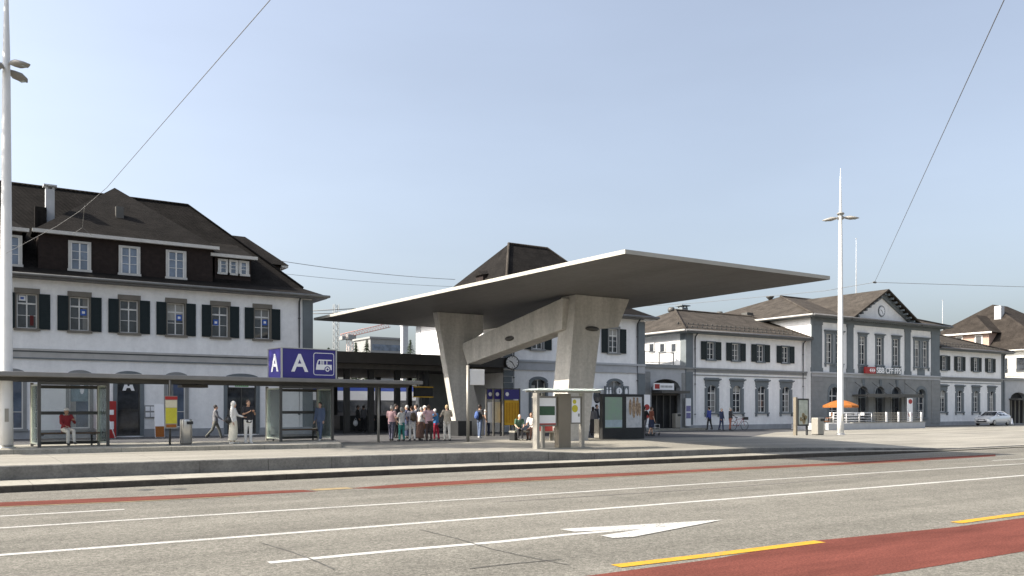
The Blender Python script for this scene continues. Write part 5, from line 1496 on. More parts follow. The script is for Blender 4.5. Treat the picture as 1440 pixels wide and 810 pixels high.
# =================================================================== bench under the canopy
p = G(738, 619, .545); o = thing('plaza_bench', (p[0], p[1], .545), 'low dark bench with pale slab under the canopy left of the front pillar', 'bench')
q = MB(); q.box(-.75, .95, -.25, .25, .38, .46); q.build('seat', M_kerb, o)
for x in (-.6, .75): q = MB(); q.box(x - .14, x + .14, -.22, .22, 0, .378); q.build('support', M_black, o)
p = G(770, 620, .54); o = thing('plaza_bench', (p[0] , p[1], .54), 'short pale bench with red box on it seen through the information stand', 'bench')
q = MB(); q.box(-.45, .35, -.2, .2, .40, .46); q.build('seat', M_kerb, o)
for x in (-.38, .28): q = MB(); q.box(x - .05, x + .05, -.18, .18, 0, .398); q.build('support', M_kerb, o)
tag((lambda b_: b_.build('red_box', M_redsign, None, (p[0] - .05, p[1], 1.0)))((lambda m_: (m_.box(-.3, .25, -.15, .15, 0, .32), m_)[1])(MB())), 'small red box on the short pale bench', 'box')

# =================================================================== the silver car
xc = PX(1393, 46.2)
car = thing('parked_car', (xc, 46.0, .36), 'silver hatchback parked along the wall of the far right wing', 'car')
M_car = mat('silver_car_paint', (.72, .73, .74), .25, .03, 1, metal=.4)
def car_sec(x, hw, zlo, zbelt, zroof, rw):
    """half cross-section mirrored: sill, flank, belt line, roof edge, roof"""
    pts = [(hw * .90, zlo), (hw, zlo + .16), (hw * 1.0, (zlo + zbelt) / 2 + .06), (hw * .965, zbelt - .05), (hw * .94, zbelt)]
    if zroof > zbelt + .02: pts += [(rw + (hw * .94 - rw) * .45, zbelt + (zroof - zbelt) * .55), (rw, zroof - .05), (rw * .8, zroof)]
    else: pts += [(hw * .80, zbelt + .012), (hw * .6, zbelt + .02), (hw * .4, zbelt + .024)]
    return [(x, y, z) for y, z in pts] + [(x, -y, z) for y, z in reversed(pts)]
secs = [(-2.10, .62, .34, .60, 0, 0), (-2.05, .74, .26, .70, 0, 0), (-1.80, .83, .22, .80, 0, 0), (-1.30, .87, .22, .91, 0, 0), (-1.00, .875, .22, .97, 0, 0), (-.75, .88, .22, .99, 1.10, .66),
        (-.20, .885, .22, .98, 1.40, .60), (.25, .885, .22, .98, 1.475, .60), (.80, .885, .22, .985, 1.47, .59), (1.30, .88, .22, 1.0, 1.40, .57), (1.70, .86, .24, 1.02, 1.22, .55), (1.98, .82, .28, 1.0, 1.02, .6), (2.08, .74, .34, .82, 0, 0)]
q = MB(); q.loft([car_sec(*t_) for t_ in secs]); q.build('body', M_car, car)
def glass_pt(x, f, out=.012):
    """point on the side glass at x, f=0 belt .. 1 roof edge"""
    for t0, t1 in zip(secs, secs[1:]):
        if t0[0] <= x <= t1[0]:
            k = (x - t0[0]) / (t1[0] - t0[0]); hw, zb, zr, rw = [t0[i] + (t1[i] - t0[i]) * k for i in (1, 3, 4, 5)]
            zr = max(zr, zb + .03)
            if f < .55: y = hw * .94 + (rw + (hw * .94 - rw) * .45 - hw * .94) * f / .55
            else: y = rw + (hw * .94 - rw) * .45 * (1 - (f - .55) / .45)
            return (x, y + out, zb + (zr - .05 - zb) * f)
for s_ in (-1, 1):
    for xs2 in ((-.62, -.2, .25, .32), (.40, .8, 1.2, 1.52)):
        q = MB()
        lo_ = [glass_pt(x, .06) for x in xs2]; mi_ = [glass_pt(x, .55) for x in xs2]; hi_ = [glass_pt(x, .90) for x in xs2]
        for A0, A1 in ((lo_, mi_), (mi_, hi_)):
            for k in range(len(xs2) - 1): q.poly([(p[0], p[1] * s_, p[2]) for p in (A0[k], A0[k + 1], A1[k + 1], A1[k])])
        q.build('side_window', M_pane, car)
q = MB(); q.poly([(-.98, -.70, 1.0), (-.98, .70, 1.0), (-.27, .60, 1.385), (-.27, -.60, 1.385)]); q.poly([(-.93, -.70, 1.0), (-.93, .70, 1.0), (-.22, .60, 1.385), (-.22, -.60, 1.385)])
q.build('windscreen', M_pane, car)
q = MB(); q.prism([(1.44, -.52, 1.375), (1.44, .52, 1.375), (1.90, .56, 1.10), (1.90, -.56, 1.10)], (.03, 0, .03)); q.build('rear_window', M_pane, car)
for x in (-1.28, 1.28):
    for s_ in (-1, 1):
        w = thing('wheel', (0, 0, 0), None, None); bpy.data.objects.remove(w)
        q = MB(); q.ring((0, 0, 0), (0, 1, 0), .24, .085, 22, 8); q.disc((0, s_ * .02, 0), (0, 1, 0), .2, .01, 20)
        tw = q.build('wheel', M_rubber, car, (x, s_ * .80, .31))
        q = MB(); q.disc((0, s_ * .075, 0), (0, s_, 0), .19, .015, 18)
        for k in range(5):
            a = 2 * PI * k / 5; q.tube((0, s_ * .10, 0), (.17 * math.cos(a), s_ * .095, .17 * math.sin(a)), .025, None, 6)
        q.build('rim', M_steel, tw)
for s_ in (-1, 1):
    q = MB(); q.ell((-1.90, s_ * .66, .68), (.22, .16, .075), 12, 8); q.build('headlight', M_glassroof, car)
    q = MB(); q.ell((2.02, s_ * .66, .85), (.10, .14, .14), 10, 8); q.build('tail_light', M_redsign, car)
    q = MB(); q.ell((-.72, s_ * .97, .99), (.09, .10, .08), 10, 8); q.build('mirror', M_car, car)
q = MB(); q.box(-2.15, -2.06, -.5, .5, .36, .50); q.box(-2.155, -2.08, -.35, .35, .58, .66); q.build('grille', M_black, car)
q = MB(); q.box(-2.165, -2.152, -.26, .26, .50, .60); q.build('number_plate', M_white, car)

# =================================================================== people
def remeshed(q, vox, it=3):
    me = q.data('tmp', M_white)
    o = bpy.data.objects.new('tmp', me); COL.objects.link(o)
    m_ = o.modifiers.new('r', 'REMESH'); m_.mode = 'VOXEL'; m_.voxel_size = vox; m_.use_smooth_shade = True
    s_ = o.modifiers.new('s', 'SMOOTH'); s_.iterations = it; s_.factor = .5
    dg = bpy.context.evaluated_depsgraph_get()
    r = bpy.data.meshes.new_from_object(o.evaluated_get(dg))
    bpy.data.objects.remove(o)
    return r
def eloft(q, rings, n=14):
    q.loft([[c + Rm @ Vector((rx * math.cos(2 * PI * k / n), ry * math.sin(2 * PI * k / n), 0)) for k in range(n)] for c, rx, ry, Rm in rings])
def capsule(q, a, b, ra, rb, n=10):
    q.tube(a, b, ra, rb, n); q.ell(a, (ra, ra, ra), n, 6); q.ell(b, (rb, rb, rb), n, 6)
SKIN = {'light': (.52, .33, .24), 'tan': (.40, .24, .16)}
def person(label, x, y, z, yaw, h, top, bottom, hair, la=(5, 8, 12, 0), ra=(5, 8, 12, 0), ll=(4, 4), rl=(-4, 4), lean=0, head=(0, 0),
           skirt=None, sleeve='short', coat=False, skin='light', shoe=(.05, .05, .05), longhair=False, scarf=None, build=1.0, seat=None, cap=None, group=None, bare=False, far=False):
    """colours are (name, rgb); arms are pitch, spread, elbow, inward; legs are pitch, knee (degrees)"""
    o = thing('person', (x, y, z), label, 'person', group, R(yaw))
    s = h / 1.70; vox = .026 if far else .02
    hipz = .90
    def leg_pts(sx, lg):
        p = Vector((sx * .09, 0, hipz)); a = R(lg[0]); k = R(lg[1])
        kn = p + Vector((sx * .015, -math.sin(a), -math.cos(a))) * .43
        an = kn + Vector((0, -math.sin(a - k), -math.cos(a - k))) * .42
        return p, kn, an
    L = {1: leg_pts(1, ll), -1: leg_pts(-1, rl)}
    drop = min(L[1][2].z, L[-1][2].z) - .07
    if seat is not None: drop = hipz - (seat / s + .10)
    dz = Vector((0, 0, -drop))
    L = {k: [p + dz for p in v] for k, v in L.items()}
    hz = hipz - drop
    ln = Matrix.Rotation(R(lean), 3, 'X')              # forward is -Y
    def T(v):                                          # upper body point, leaning about the hips
        v = Vector(v); return Vector((0, 0, hz)) + ln @ Vector((v.x, v.y, v.z - .90))
    I3 = Matrix.Identity(3)
    A = {}
    for sx, arm in ((1, la), (-1, ra)):
        sh = T((sx * .185 * build ** .5, 0, 1.395)); a, ab, e, inw = [R(t) for t in arm]
        el = sh + ln @ (Vector((sx * math.sin(ab), -math.sin(a) * math.cos(ab), -math.cos(a) * math.cos(ab))) * .28)
        d2 = Vector((-sx * math.sin(inw) + sx * math.sin(ab) * .3 * math.cos(inw), -math.sin(a + e), -math.cos(a + e))).normalized()
        wr = el + ln @ (d2 * .25)
        A[sx] = (sh, el, wr, (wr - el).normalized())
    hc = T((0, -.02, 1.585)); hrot = Matrix.Rotation(R(head[0]), 3, 'Z') @ Matrix.Rotation(R(head[1]), 3, 'X')
    def torso(q, f=0.0, z_lo=.84):
        b_ = build
        rr_ = [(z_lo, .155 * b_ + f, .105 * b_ + f), (.95, .165 * b_ + f, .115 * b_ + f), (1.08, .145 * b_ + f, .105 * b_ + f), (1.22, .16 * b_ + f, .118 * b_ + f), (1.34, .17 * b_ + f, .11 * b_ + f), (1.41, .135 + f, .08 + f), (1.44, .07 + f, .06 + f)]
        eloft(q, [(T((0, 0, zz)), rx, ry, ln) for zz, rx, ry in rr_])
        for sx in (-1, 1): q.ell(A[sx][0] - Vector((sx * .02, 0, 0)), (.07 + f, .07 + f, .065 + f), 10, 6)
    # body
    q = MB(); torso(q)
    capsule(q, T((0, 0, 1.40)), T((0, -.015, 1.50)), .055, .052)
    q.ell(hc, (.073, .092, .112), 14, 10, 0, hrot); q.ell(hc + hrot @ Vector((0, -.03, -.07)), (.052, .058, .05), 10, 7, 0, hrot)
    q.ell(hc + hrot @ Vector((0, -.096, -.012)), (.013, .02, .025), 8, 6, 0, hrot)
    for sx in (-1, 1):
        q.ell(hc + hrot @ Vector((sx * .076, .005, -.005)), (.012, .02, .03), 8, 6, 0, hrot)
        sh, el, wr, d = A[sx]
        capsule(q, sh, el, .050, .040); capsule(q, el, wr, .039, .027)
        q.ell(wr + d * .055, (.034, .022, .05), 8, 6, 0, d.to_track_quat('Z', 'Y').to_matrix())
        hp, kn, an = L[sx]
        capsule(q, hp, kn, .082 * build, .055); capsule(q, kn, an, .054, .036)
    body = remeshed(q, vox)
    bm_ = MB(); bm_.mesh(body, 0)
    for sx in (-1, 1):                                 # fingers and thumb rooted in the palm
        sh, el, wr, d = A[sx]
        Q = d.to_track_quat('Z', 'Y').to_matrix()
        for k, Lf in enumerate((.062, .072, .068, .052)):
            b0 = wr + d * .085 + Q @ Vector(((k - 1.5) * .017, 0, 0)); b1 = b0 + d * Lf * .55 + Q @ Vector((0, .008, 0)); b2 = b1 + d * Lf * .4 + Q @ Vector((0, .022, 0))
            bm_.path([b0, b1, b2], [.0095, .0088, .0065], 6)
        b0 = wr + d * .035 + Q @ Vector((-sx * .028, 0, 0)); bm_.path([b0, b0 + d * .03 + Q @ Vector((-sx * .022, .008, 0)), b0 + d * .058 + Q @ Vector((-sx * .024, .018, 0))], [.012, .011, .008], 6)
        bm_.ell(hc + hrot @ Vector((sx * .028, -.083, .012)), (.010, .007, .007), 8, 6, 1, hrot)
    bm_.ell(hc + hrot @ Vector((0, -.086, -.055)), (.022, .006, .006), 8, 6, 2, hrot)
    objs = [bm_.build('body', [mat('skin_' + skin, SKIN[skin], .6, .06, 8), M_black, cm('lips', (.38, .15, .13))], o)]
    # top
    q = MB(); torso(q, .013, .80 if not coat else .70)
    if coat: eloft(q, [(T((0, 0, .62)), .20 * build, .15 * build, ln), (T((0, 0, .95)), .185 * build, .135 * build, ln)])
    for sx in (-1, 1):
        sh, el, wr, d = A[sx]
        if sleeve == 'long': capsule(q, sh, el, .062, .052); capsule(q, el, el + (wr - el) * .95, .051, .038)
        elif sleeve == 'short': capsule(q, sh, sh + (el - sh) * .72, .064, .056)
    tm = remeshed(q, vox); t_ = MB(); t_.mesh(tm); objs.append(t_.build('coat' if coat else 'shirt', cm('cloth_' + top[0], top[1]), o))
    # lower garment
    q = MB()
    if skirt:
        mid = (L[1][1] + L[-1][1]) / 2; bt = (L[1][2] + L[-1][2]) / 2
        end = mid if skirt == 'knee' else bt + Vector((0, 0, .06))
        eloft(q, [(T((0, 0, .98)), .168 * build, .125 * build, I3), (T((0, 0, .88)), .19 * build, .145 * build, I3), (mid + (Vector((0, 0, .12)) if skirt == 'knee' else Vector()), .205 * build, .17 * build, I3), (end, .20 * build, .17 * build, I3)])
    else:
        eloft(q, [(T((0, 0, .80)), .15 * build, .118 * build, I3), (T((0, 0, .90)), .172 * build, .126 * build, I3), (T((0, 0, 1.0)), .165 * build, .122 * build, I3)])
        for sx in (-1, 1):
            hp, kn, an = L[sx]; capsule(q, hp, kn, .095 * build, .070); capsule(q, kn, kn + (an - kn) * (.96 if not bare else .2), .069, .055)
    tm = remeshed(q, vox); t_ = MB(); t_.mesh(tm); objs.append(t_.build('skirt' if skirt else 'trousers', cm('cloth_' + bottom[0], bottom[1], var=.6 if 'pattern' in bottom[0] else .12), o))
    # hair or headwear
    q = MB()
    if scarf:
        q.ell(hc + hrot @ Vector((0, .018, .02)), (.094, .108, .122), 14, 9, 0, hrot); q.ell(hc + hrot @ Vector((0, .05, -.12)), (.10, .08, .10), 12, 8, 0, hrot)
    else:
        q.ell(hc + hrot @ Vector((0, .022, .028)), (.084, .095, .105), 14, 9, 0, hrot)
        if longhair: q.ell(hc + hrot @ Vector((0, .06, -.08)), (.078, .05, .13), 12, 8, 0, hrot)
    objs.append(q.build('headscarf' if scarf else 'hair', cm('hair_' + hair[0], hair[1], .7, .25), o))
    if cap:
        q = MB(); q.ell(hc + hrot @ Vector((0, .012, .06)), (.09, .104, .075), 14, 8, 0, hrot); q.ell(hc + hrot @ Vector((0, -.11, .055)), (.065, .06, .012), 12, 6, 0, hrot)
        objs.append(q.build('cap', cm('cloth_' + cap[0], cap[1]), o))
    for sx, lg in ((1, ll), (-1, rl)):
        hp, kn, an = L[sx]; q = MB(); tilt = Matrix.Rotation(R(max(-35, min(35, (lg[0] - lg[1]) * .7))), 3, 'X') if seat is None else I3
        q.ell(an + tilt @ Vector((0, -.06, -.045)), (.045, .125, .042), 12, 7, 0, tilt); q.ell(an + tilt @ Vector((0, .01, -.01)), (.045, .05, .06), 10, 6, 0, tilt)
        objs.append(q.build('shoe', cm('shoe_%d_%d_%d' % tuple(int(c * 100) for c in shoe), shoe, .6), o))
    for ob in objs: ob.scale = (s, s, s)
    return o, {k: [o.matrix_basis @ (p * s) if False else p * s for p in v[:3]] for k, v in A.items()}

def at(u, v, z): return G(u, v, z)
C = {'white': ('white', (.72, .70, .66)), 'offwhite': ('offwhite', (.62, .59, .52)), 'black': ('black', (.03, .03, .033)), 'navy': ('navy', (.035, .045, .09)), 'red': ('red', (.26, .03, .035)),
     'pink': ('pink', (.62, .40, .42)), 'teal': ('teal', (.05, .25, .22)), 'brown': ('brown', (.17, .10, .075)), 'dkbrown': ('darkbrown', (.07, .045, .04)), 'blue': ('blue', (.06, .20, .42)), 'jeans': ('jeans', (.09, .12, .19)),
     'beige': ('beige', (.42, .37, .29)), 'lav': ('lavender', (.50, .48, .54)), 'pattern': ('patterned', (.10, .10, .14)), 'crimson': ('crimson', (.40, .03, .06)), 'grey': ('grey', (.14, .14, .15)), 'green': ('green', (.06, .12, .08)), 'royal': ('royalblue', (.05, .07, .26)), 'rust': ('rust', (.25, .09, .06)), 'pale': ('palegrey', (.50, .50, .50))}
HR = {'grey': ('grey', (.40, .39, .37)), 'white': ('white', (.60, .58, .54)), 'brown': ('brown', (.10, .06, .04)), 'dark': ('dark', (.025, .02, .018)), 'blond': ('blond', (.48, .36, .20))}
GR = 'people waiting in a group by the canopy'
# seated man in the left shelter (sits on the bench, local frame of the shelter)
sx_, sy_, sz_ = IL(-4.60, .92)
person('man in red jacket and white cap sitting in the left bus shelter', sx_, sy_, ZI, 5 + 12, 1.66, C['red'], C['offwhite'], HR['grey'], la=(35, 12, 80, 35), ra=(30, 10, 40, 20), ll=(86, 76), rl=(82, 84), seat=.49, sleeve='long', cap=C['white'], lean=-6 if False else 4, skin='tan')
p = at(328, 624.3, ZI); person('person in a long white robe and white headscarf standing on the island', p[0], p[1], ZI, 62, 1.60, C['white'], ('robewhite', (.68, .64, .52)), HR['white'], skirt='long', scarf=True, sleeve='long', coat=True, la=(25, 8, 50, 10), ra=(-5, 8, 20, 0), build=1.05, shoe=(.6, .58, .52))
wrobe = p
p = at(349, 623.6, ZI); person('person in black top and white trousers facing the road on the island', p[0], p[1], ZI, 8, 1.66, C['black'], C['white'], HR['brown'], la=(20, 12, 95, 40), ra=(15, 12, 100, 40), ll=(3, 3), rl=(-2, 3), shoe=(.6, .58, .54), skin='tan')
p2 = at(303, 618, .5); person('person in dark clothes walking along the shaded white wall', p2[0], p2[1], .52, 78, 1.76, C['grey'], ('darkolive', (.10, .10, .085)), HR['dark'], la=(-20, 6, 20, 0), ra=(22, 6, 30, 0), ll=(24, 8), rl=(-20, 22), sleeve='long')
p3 = IL(5.15, .55); person('person in blue jeans and white shoes behind the glass of the sign box shelter', p3[0], p3[1], ZI, -50, 1.62, C['jeans'], C['jeans'], HR['dark'], ll=(14, 6), rl=(-12, 10), shoe=(.62, .6, .56), sleeve='long')
# waiting group
zg = .553
def grp(u, v, yaw, h, top, bot, hr, lab, **k):
    p = at(u, v, zg); return person(lab, p[0], p[1], zg, yaw, h, top, bot, hr, group=GR, **k)
grp(550.5, 619.8, 128, 1.62, C['pink'], C['pattern'], HR['white'], 'white haired woman in pink top and dark patterned trousers by the slim post', la=(12, 14, 70, 35), ra=(-8, 12, 25, 0), ll=(5, 3), rl=(-7, 6), head=(18, 6), build=1.08)
grp(565, 619.8, 205, 1.55, C['white'], C['teal'], HR['grey'], 'woman in white top and long teal trousers second from the slim post', la=(8, 34, 80, 50), ra=(12, 10, 20, 0), ll=(8, 6), rl=(-4, 2), build=1.14, head=(-30, 4))
grp(579.5, 619.6, 166, 1.61, C['lav'], C['white'], HR['brown'], 'brown haired woman in pale top and white trousers carrying a brown backpack', la=(6, 20, 60, 25), ra=(-4, 16, 30, 0), ll=(4, 2), rl=(-6, 10), lean=4, head=(25, 0))
grp(572.5, 616.6, 235, 1.66, C['navy'], C['navy'], HR['grey'], 'grey haired woman in navy standing behind the teal trousers', sleeve='long', skirt='long', la=(30, 8, 60, 20), head=(10, 8))
grp(591, 619.2, 110, 1.56, C['white'], C['brown'], HR['grey'], 'grey haired woman in white blouse and long brown skirt', skirt='long', la=(25, 10, 70, 20), ra=(10, 8, 50, 10), lean=7, head=(0, 12), build=1.08)
grp(603, 619.6, 186, 1.66, C['pink'], C['dkbrown'], HR['brown'], 'broad person in pink shirt with hands on hips and dark trousers', la=(-14, 46, 75, 62), ra=(-14, 46, 75, 62), ll=(3, 2), rl=(-3, 4), build=1.22, head=(-22, 4))
grp(613.5, 618.4, 212, 1.48, C['blue'], C['crimson'], HR['white'], 'white haired woman in blue top and red trousers', la=(30, 14, 85, 30), ra=(20, 14, 70, 20), ll=(8, 8), rl=(-6, 4), build=1.1, lean=6, head=(-15, 14))
grp(628.5, 620, 172, 1.66, C['beige'], C['offwhite'], HR['blond'], 'blond woman all in beige standing apart at the right of the group', la=(18, 26, 95, 45), ra=(18, 24, 95, 45), ll=(6, 4), rl=(-7, 5), head=(-12, 8))
grp(585.5, 615.8, 250, 1.70, C['grey'], C['black'], HR['dark'], 'dark dressed person hidden behind the backpack woman', sleeve='long', la=(40, 8, 60, 10))
grp(597, 615.2, 20, 1.64, C['offwhite'], C['jeans'], HR['white'], 'white haired person in cream top facing the road behind the pink shirt', la=(20, 10, 80, 30), cap=C['white'])
grp(556.5, 616.2, 60, 1.72, C['black'], C['black'], HR['dark'], 'tall dark person between the pink top and the teal trousers', sleeve='long', la=(10, 8, 40, 10))
# canopy area
p = at(674.5, 616, zg); person('man in black shirt and jeans with a blue backpack reaching towards the pylons', p[0], p[1], zg, 100, 1.70, C['black'], C['jeans'], HR['dark'], la=(75, 5, 15, 0), ra=(10, 8, 30, 0), skin='tan', shoe=(.5, .5, .5))
manbp = p
p = at(690, 614, zg); person('person in dark trousers and pale shirt behind the white pylon', p[0] + .4, p[1] + 1.0, zg, 20, 1.68, C['pale'], C['navy'], HR['dark'])
p = at(722, 613, zg); person('person in dark clothes whose legs show under the yellow timetable', p[0] + .5, p[1] + .9, zg, 170, 1.66, C['navy'], C['black'], HR['brown'])
pb = at(738, 619, .545)
person('person in white shirt sitting on the dark bench under the canopy', pb[0] + .45, pb[1] - .02, .545, -60, 1.66, C['white'], C['brown'], HR['brown'], seat=.46, ll=(84, 80), rl=(78, 86), la=(30, 8, 60, 20), ra=(35, 8, 50, 20), lean=12, skin='tan')
person('person in green top bent over on the left end of the dark bench', pb[0] - .35, pb[1] + .04, .545, -20, 1.60, C['green'], C['black'], HR['grey'], seat=.46, ll=(84, 80), rl=(84, 84), la=(40, 8, 60, 20), ra=(40, 8, 50, 20), lean=26)
p = at(834, 612, .53); person('dark haired woman in grey beside the square pale bin', p[0], p[1], .53, 120, 1.62, C['grey'], C['black'], HR['dark'], skirt='long', sleeve='long', longhair=True)
p = at(839, 609, .53); person('taller man in black behind the woman at the pale bin', p[0], p[1], .53, 30, 1.78, C['black'], C['navy'], HR['dark'], sleeve='long')
p = at(906, 612.5, .5); person('person in dark jacket pushing a trolley past the poster case', p[0], p[1], .5, 95, 1.70, C['black'], C['grey'], HR['dark'], sleeve='long', la=(40, 6, 20, 0), ra=(40, 6, 20, 0), ll=(18, 6), rl=(-16, 14))
pt_ = p
p = at(916, 613, .5); person('woman in rust red top and dark skirt beside the trolley', p[0], p[1], .5, 75, 1.66, C['rust'], C['navy'], HR['brown'], skirt='knee', ll=(10, 4), rl=(-12, 8))
p = at(997.5, 604, .45); person('person in royal blue jacket walking before the right wing', p[0], p[1], .44, -170, 1.74, C['royal'], C['black'], HR['dark'], sleeve='long', ll=(10, 4), rl=(-8, 10), far=True)
p = at(1014.5, 605, .45); person('man in dark open jacket and white shirt walking before the right wing', p[0], p[1], .44, 10, 1.66, C['navy'], C['navy'], HR['grey'], sleeve='long', ll=(8, 4), rl=(-8, 8), far=True)
manw = p
p = at(1027, 605, .45); person('person in dark rust clothes standing by a bicycle', p[0], p[1], .44, 60, 1.68, C['black'], C['rust'], HR['grey'], sleeve='long', la=(40, 8, 20, 0), far=True)
pby = p
for k, (u, lab, tp, yw) in enumerate(((503, 'dark figure holding a white bag inside the hall', C['black'], 60), (514, 'dark figure standing among the hall columns', C['grey'], 200), (526, 'dark figure with rucksack near the middle of the hall', C['black'], 120))):
    x = PX(u, 51.0); person(lab, x, 51.0 + .3 * k, .55, yw, 1.7, tp, C['black'], HR['dark'], sleeve='long', far=True)
    if k == 0:
        q = MB(); q.ell((0, 0, 0), (.16, .10, .2), 12, 8); q.path([(-.1, 0, .17), (0, 0, .33), (.1, 0, .17)], .012, 6); tag(q.build('shopping_bag', M_white, None, (x - .25, 50.75, 1.15)), 'white shopping bag carried by a figure in the hall', 'bag')

# bags
def backpack(x, y, z, yaw, m_, label, s=1.0):
    o = thing('backpack', (x, y, z), label, 'backpack', None, R(yaw))
    q = MB(); q.ell((0, 0, 0), (.15 * s, .09 * s, .22 * s), 14, 9); q.build('main_pocket', m_, o)
    q = MB(); q.ell((0, .07 * s, -.07 * s), (.11 * s, .05 * s, .11 * s), 12, 8); q.build('front_pocket', m_, o)
    for sx in (-1, 1): q = MB(); q.path([(sx * .09, -.05, .17), (sx * .11, -.20, .22), (sx * .12, -.30, .05), (sx * .11, -.12, -.15)], .016, 6); q.build('strap', m_, o)
p = at(579.5, 619.6, zg); backpack(p[0] - .04, p[1] - .22, zg + 1.12, 166, cm('brown_canvas', (.09, .07, .05)), 'brown backpack on the woman in pale top')
a = R(100); backpack(manbp[0] - .19 * math.sin(a) * 1.0, manbp[1] + .19 * math.cos(a), zg + 1.17, 100, cm('blue_canvas', (.05, .09, .24)), 'blue backpack on the man in black shirt')
q = MB(); q.ell((0, 0, 0), (.13, .2, .14), 14, 8); q.path([(0, -.14, .1), (0, -.05, .42), (0, .12, .1)], .014, 6)
tag(q.build('shoulder_bag', M_black, None, (wrobe[0] - .20, wrobe[1] - .04, ZI + .92)), 'black shoulder bag hanging beside the person in the white robe', 'bag')
for (u, v, zz, m_, lab) in ((570.5, 619.6, .62, cm('white_bag', (.6, .6, .58)), 'white shopping bag held low beside the teal trousers'), (596.5, 618.6, .66, cm('tan_bag', (.22, .12, .06)), 'tan handbag beside the long brown skirt'), (619.5, 618.8, .70, M_black, 'black handbag right of the red trousers')):
    pq = at(u, v, zg); q = MB(); q.ell((0, 0, 0), (.15, .07, .15), 12, 8); q.path([(-.09, 0, .12), (-.05, 0, .34), (.05, 0, .34), (.09, 0, .12)], .011, 6)
    tag(q.build('handbag', m_, None, (pq[0], pq[1], zg + zz)), lab, 'bag', 'bags held in the waiting group')
# trolley
o = thing('luggage_trolley', (pt_[0] + .55, pt_[1] - .1, .5), 'grey wire luggage trolley pushed past the poster case', 'trolley')
q = MB()
for z in (.25, .45, .65):
    q.path([(-.3, -.22, z), (.35, -.22, z), (.35, .22, z), (-.3, .22, z), (-.3, -.22, z)], .014, 6)
for x in (-.3, 0, .35):
    for y_ in (-.22, .22): q.tube((x, y_, .12), (x, y_, .65), .012, None, 6)
q.build('basket', M_steel, o)
q = MB(); q.path([(-.3, -.22, .65), (-.45, -.22, .98), (-.45, .22, .98), (-.3, .22, .65)], .016, 6); q.build('handle', M_steel, o)
for x in (-.28, .32):
    for y_ in (-.2, .2): q = MB(); q.ring((x, y_, .07), (0, 1, 0), .05, .022, 14, 6); q.build('wheel', M_rubber, o)
# bicycle
o = thing('bicycle', (pby[0] + .75, pby[1] - .15, .44), 'dark red bicycle held in front of the white right wing', 'bicycle', rz=R(-12))
for x in (-.52, .52):
    q = MB(); q.ring((0, 0, 0), (0, 1, 0), .33, .02, 28, 6); w_ = q.build('wheel', M_rubber, o, (x, 0, .35))
    q = MB()
    for k in range(12): a = 2 * PI * k / 12; q.tube((0, 0, 0), (.32 * math.cos(a), 0, .32 * math.sin(a)), .003, None, 4)
    q.build('spokes', M_steel, w_)
q = MB(); A_, B_, C_, D_, E_ = (-.52, 0, .35), (-.05, 0, .32), (-.2, 0, .82), (.38, 0, .88), (.52, 0, .35)
for a, c in ((A_, B_), (A_, C_), (B_, C_), (B_, D_), (C_, D_), (D_, E_)): q.tube(a, c, .017, None, 8)
q.build('frame', cm('bike_red', (.25, .03, .03), .4), o)
q = MB(); q.path([(.30, -.28, 1.0), (.40, -.15, 1.02), (.40, .15, 1.02), (.30, .28, 1.0)], .014, 6); q.tube((.38, 0, .88), (.40, 0, 1.02), .014); q.build('handlebar', M_steel, o)
q = MB(); q.ell((-.22, 0, .95), (.14, .08, .035), 12, 6); q.tube((-.2, 0, .82), (-.22, 0, .94), .014); q.build('saddle', M_black, o)
q = MB(); q.box(.45, .75, -.16, .16, .78, 1.0); q.build('basket', M_black, o)

# =================================================================== overhead wires
def wire(pts, r, label, sag=0.0, name='overhead_wire', n=14):
    P = [Vector(p) for p in pts]; out = []
    for a, c in zip(P, P[1:]):
        for k in range(n):
            t = k / n; p = a.lerp(c, t); p.z -= sag * 4 * t * (1 - t); out.append(p)
    out.append(P[-1])
    q = MB(); q.path(out, r, 6)
    return tag(q.build(name, M_wire), label, 'wire', 'overhead wires')
w1 = D3(7, 357, 29.2); w2 = D3(150, 264, 21.5); w3 = D3(392, -14, 11.5); w4 = D3(1100, -900, 7.0)
wire([w1, D3(80, 318, 25.5), D3(112, 297, 23.6), w2, w3, w4], .0065, 'overhead wire rising from the left mast to the top of the picture')
wire([D3(119, 289, 23.2), D3(116, 320, 24.5), D3(103, 329, 25.2)], .006, 'short forked hanger wire below the left overhead wire', name='hanger_wire', n=4)
wire([D3(116, 320, 24.5), D3(129, 331, 24.8)], .006, 'small right leg of the hanger fork below the left wire', name='hanger_wire', n=4)
j = D3(1230, 397, 40); wire([D3(1500, -190, 9.6), D3(1412, 0, 12.5), j], .008, 'overhead wire slanting up from the junction to the top right corner')
wire([j, D3(1445, 403.5, 41), D3(1900, 415, 44)], .011, 'overhead wire running right from the junction')
wire([j, D3(1160, 409, 43), D3(980, 426, 48), D3(866, 433, 53.5)], .011, 'overhead wire running left from the junction to the side building')
wire([D3(395, 367, 51.7), D3(640, 393, 59.5)], .017, 'upper wire strung between the two steep dark roofs', .15)
wire([D3(400, 385, 51.7), D3(636, 403, 59.3)], .012, 'lower thinner wire strung between the two steep dark roofs', .1)
q = MB(); q.ell((0, 0, 0), (.16, .05, .05), 10, 6); tag(q.build('wire_insulator', M_wire, None, j), 'small dark clamp where the right hand wires meet', 'insulator')

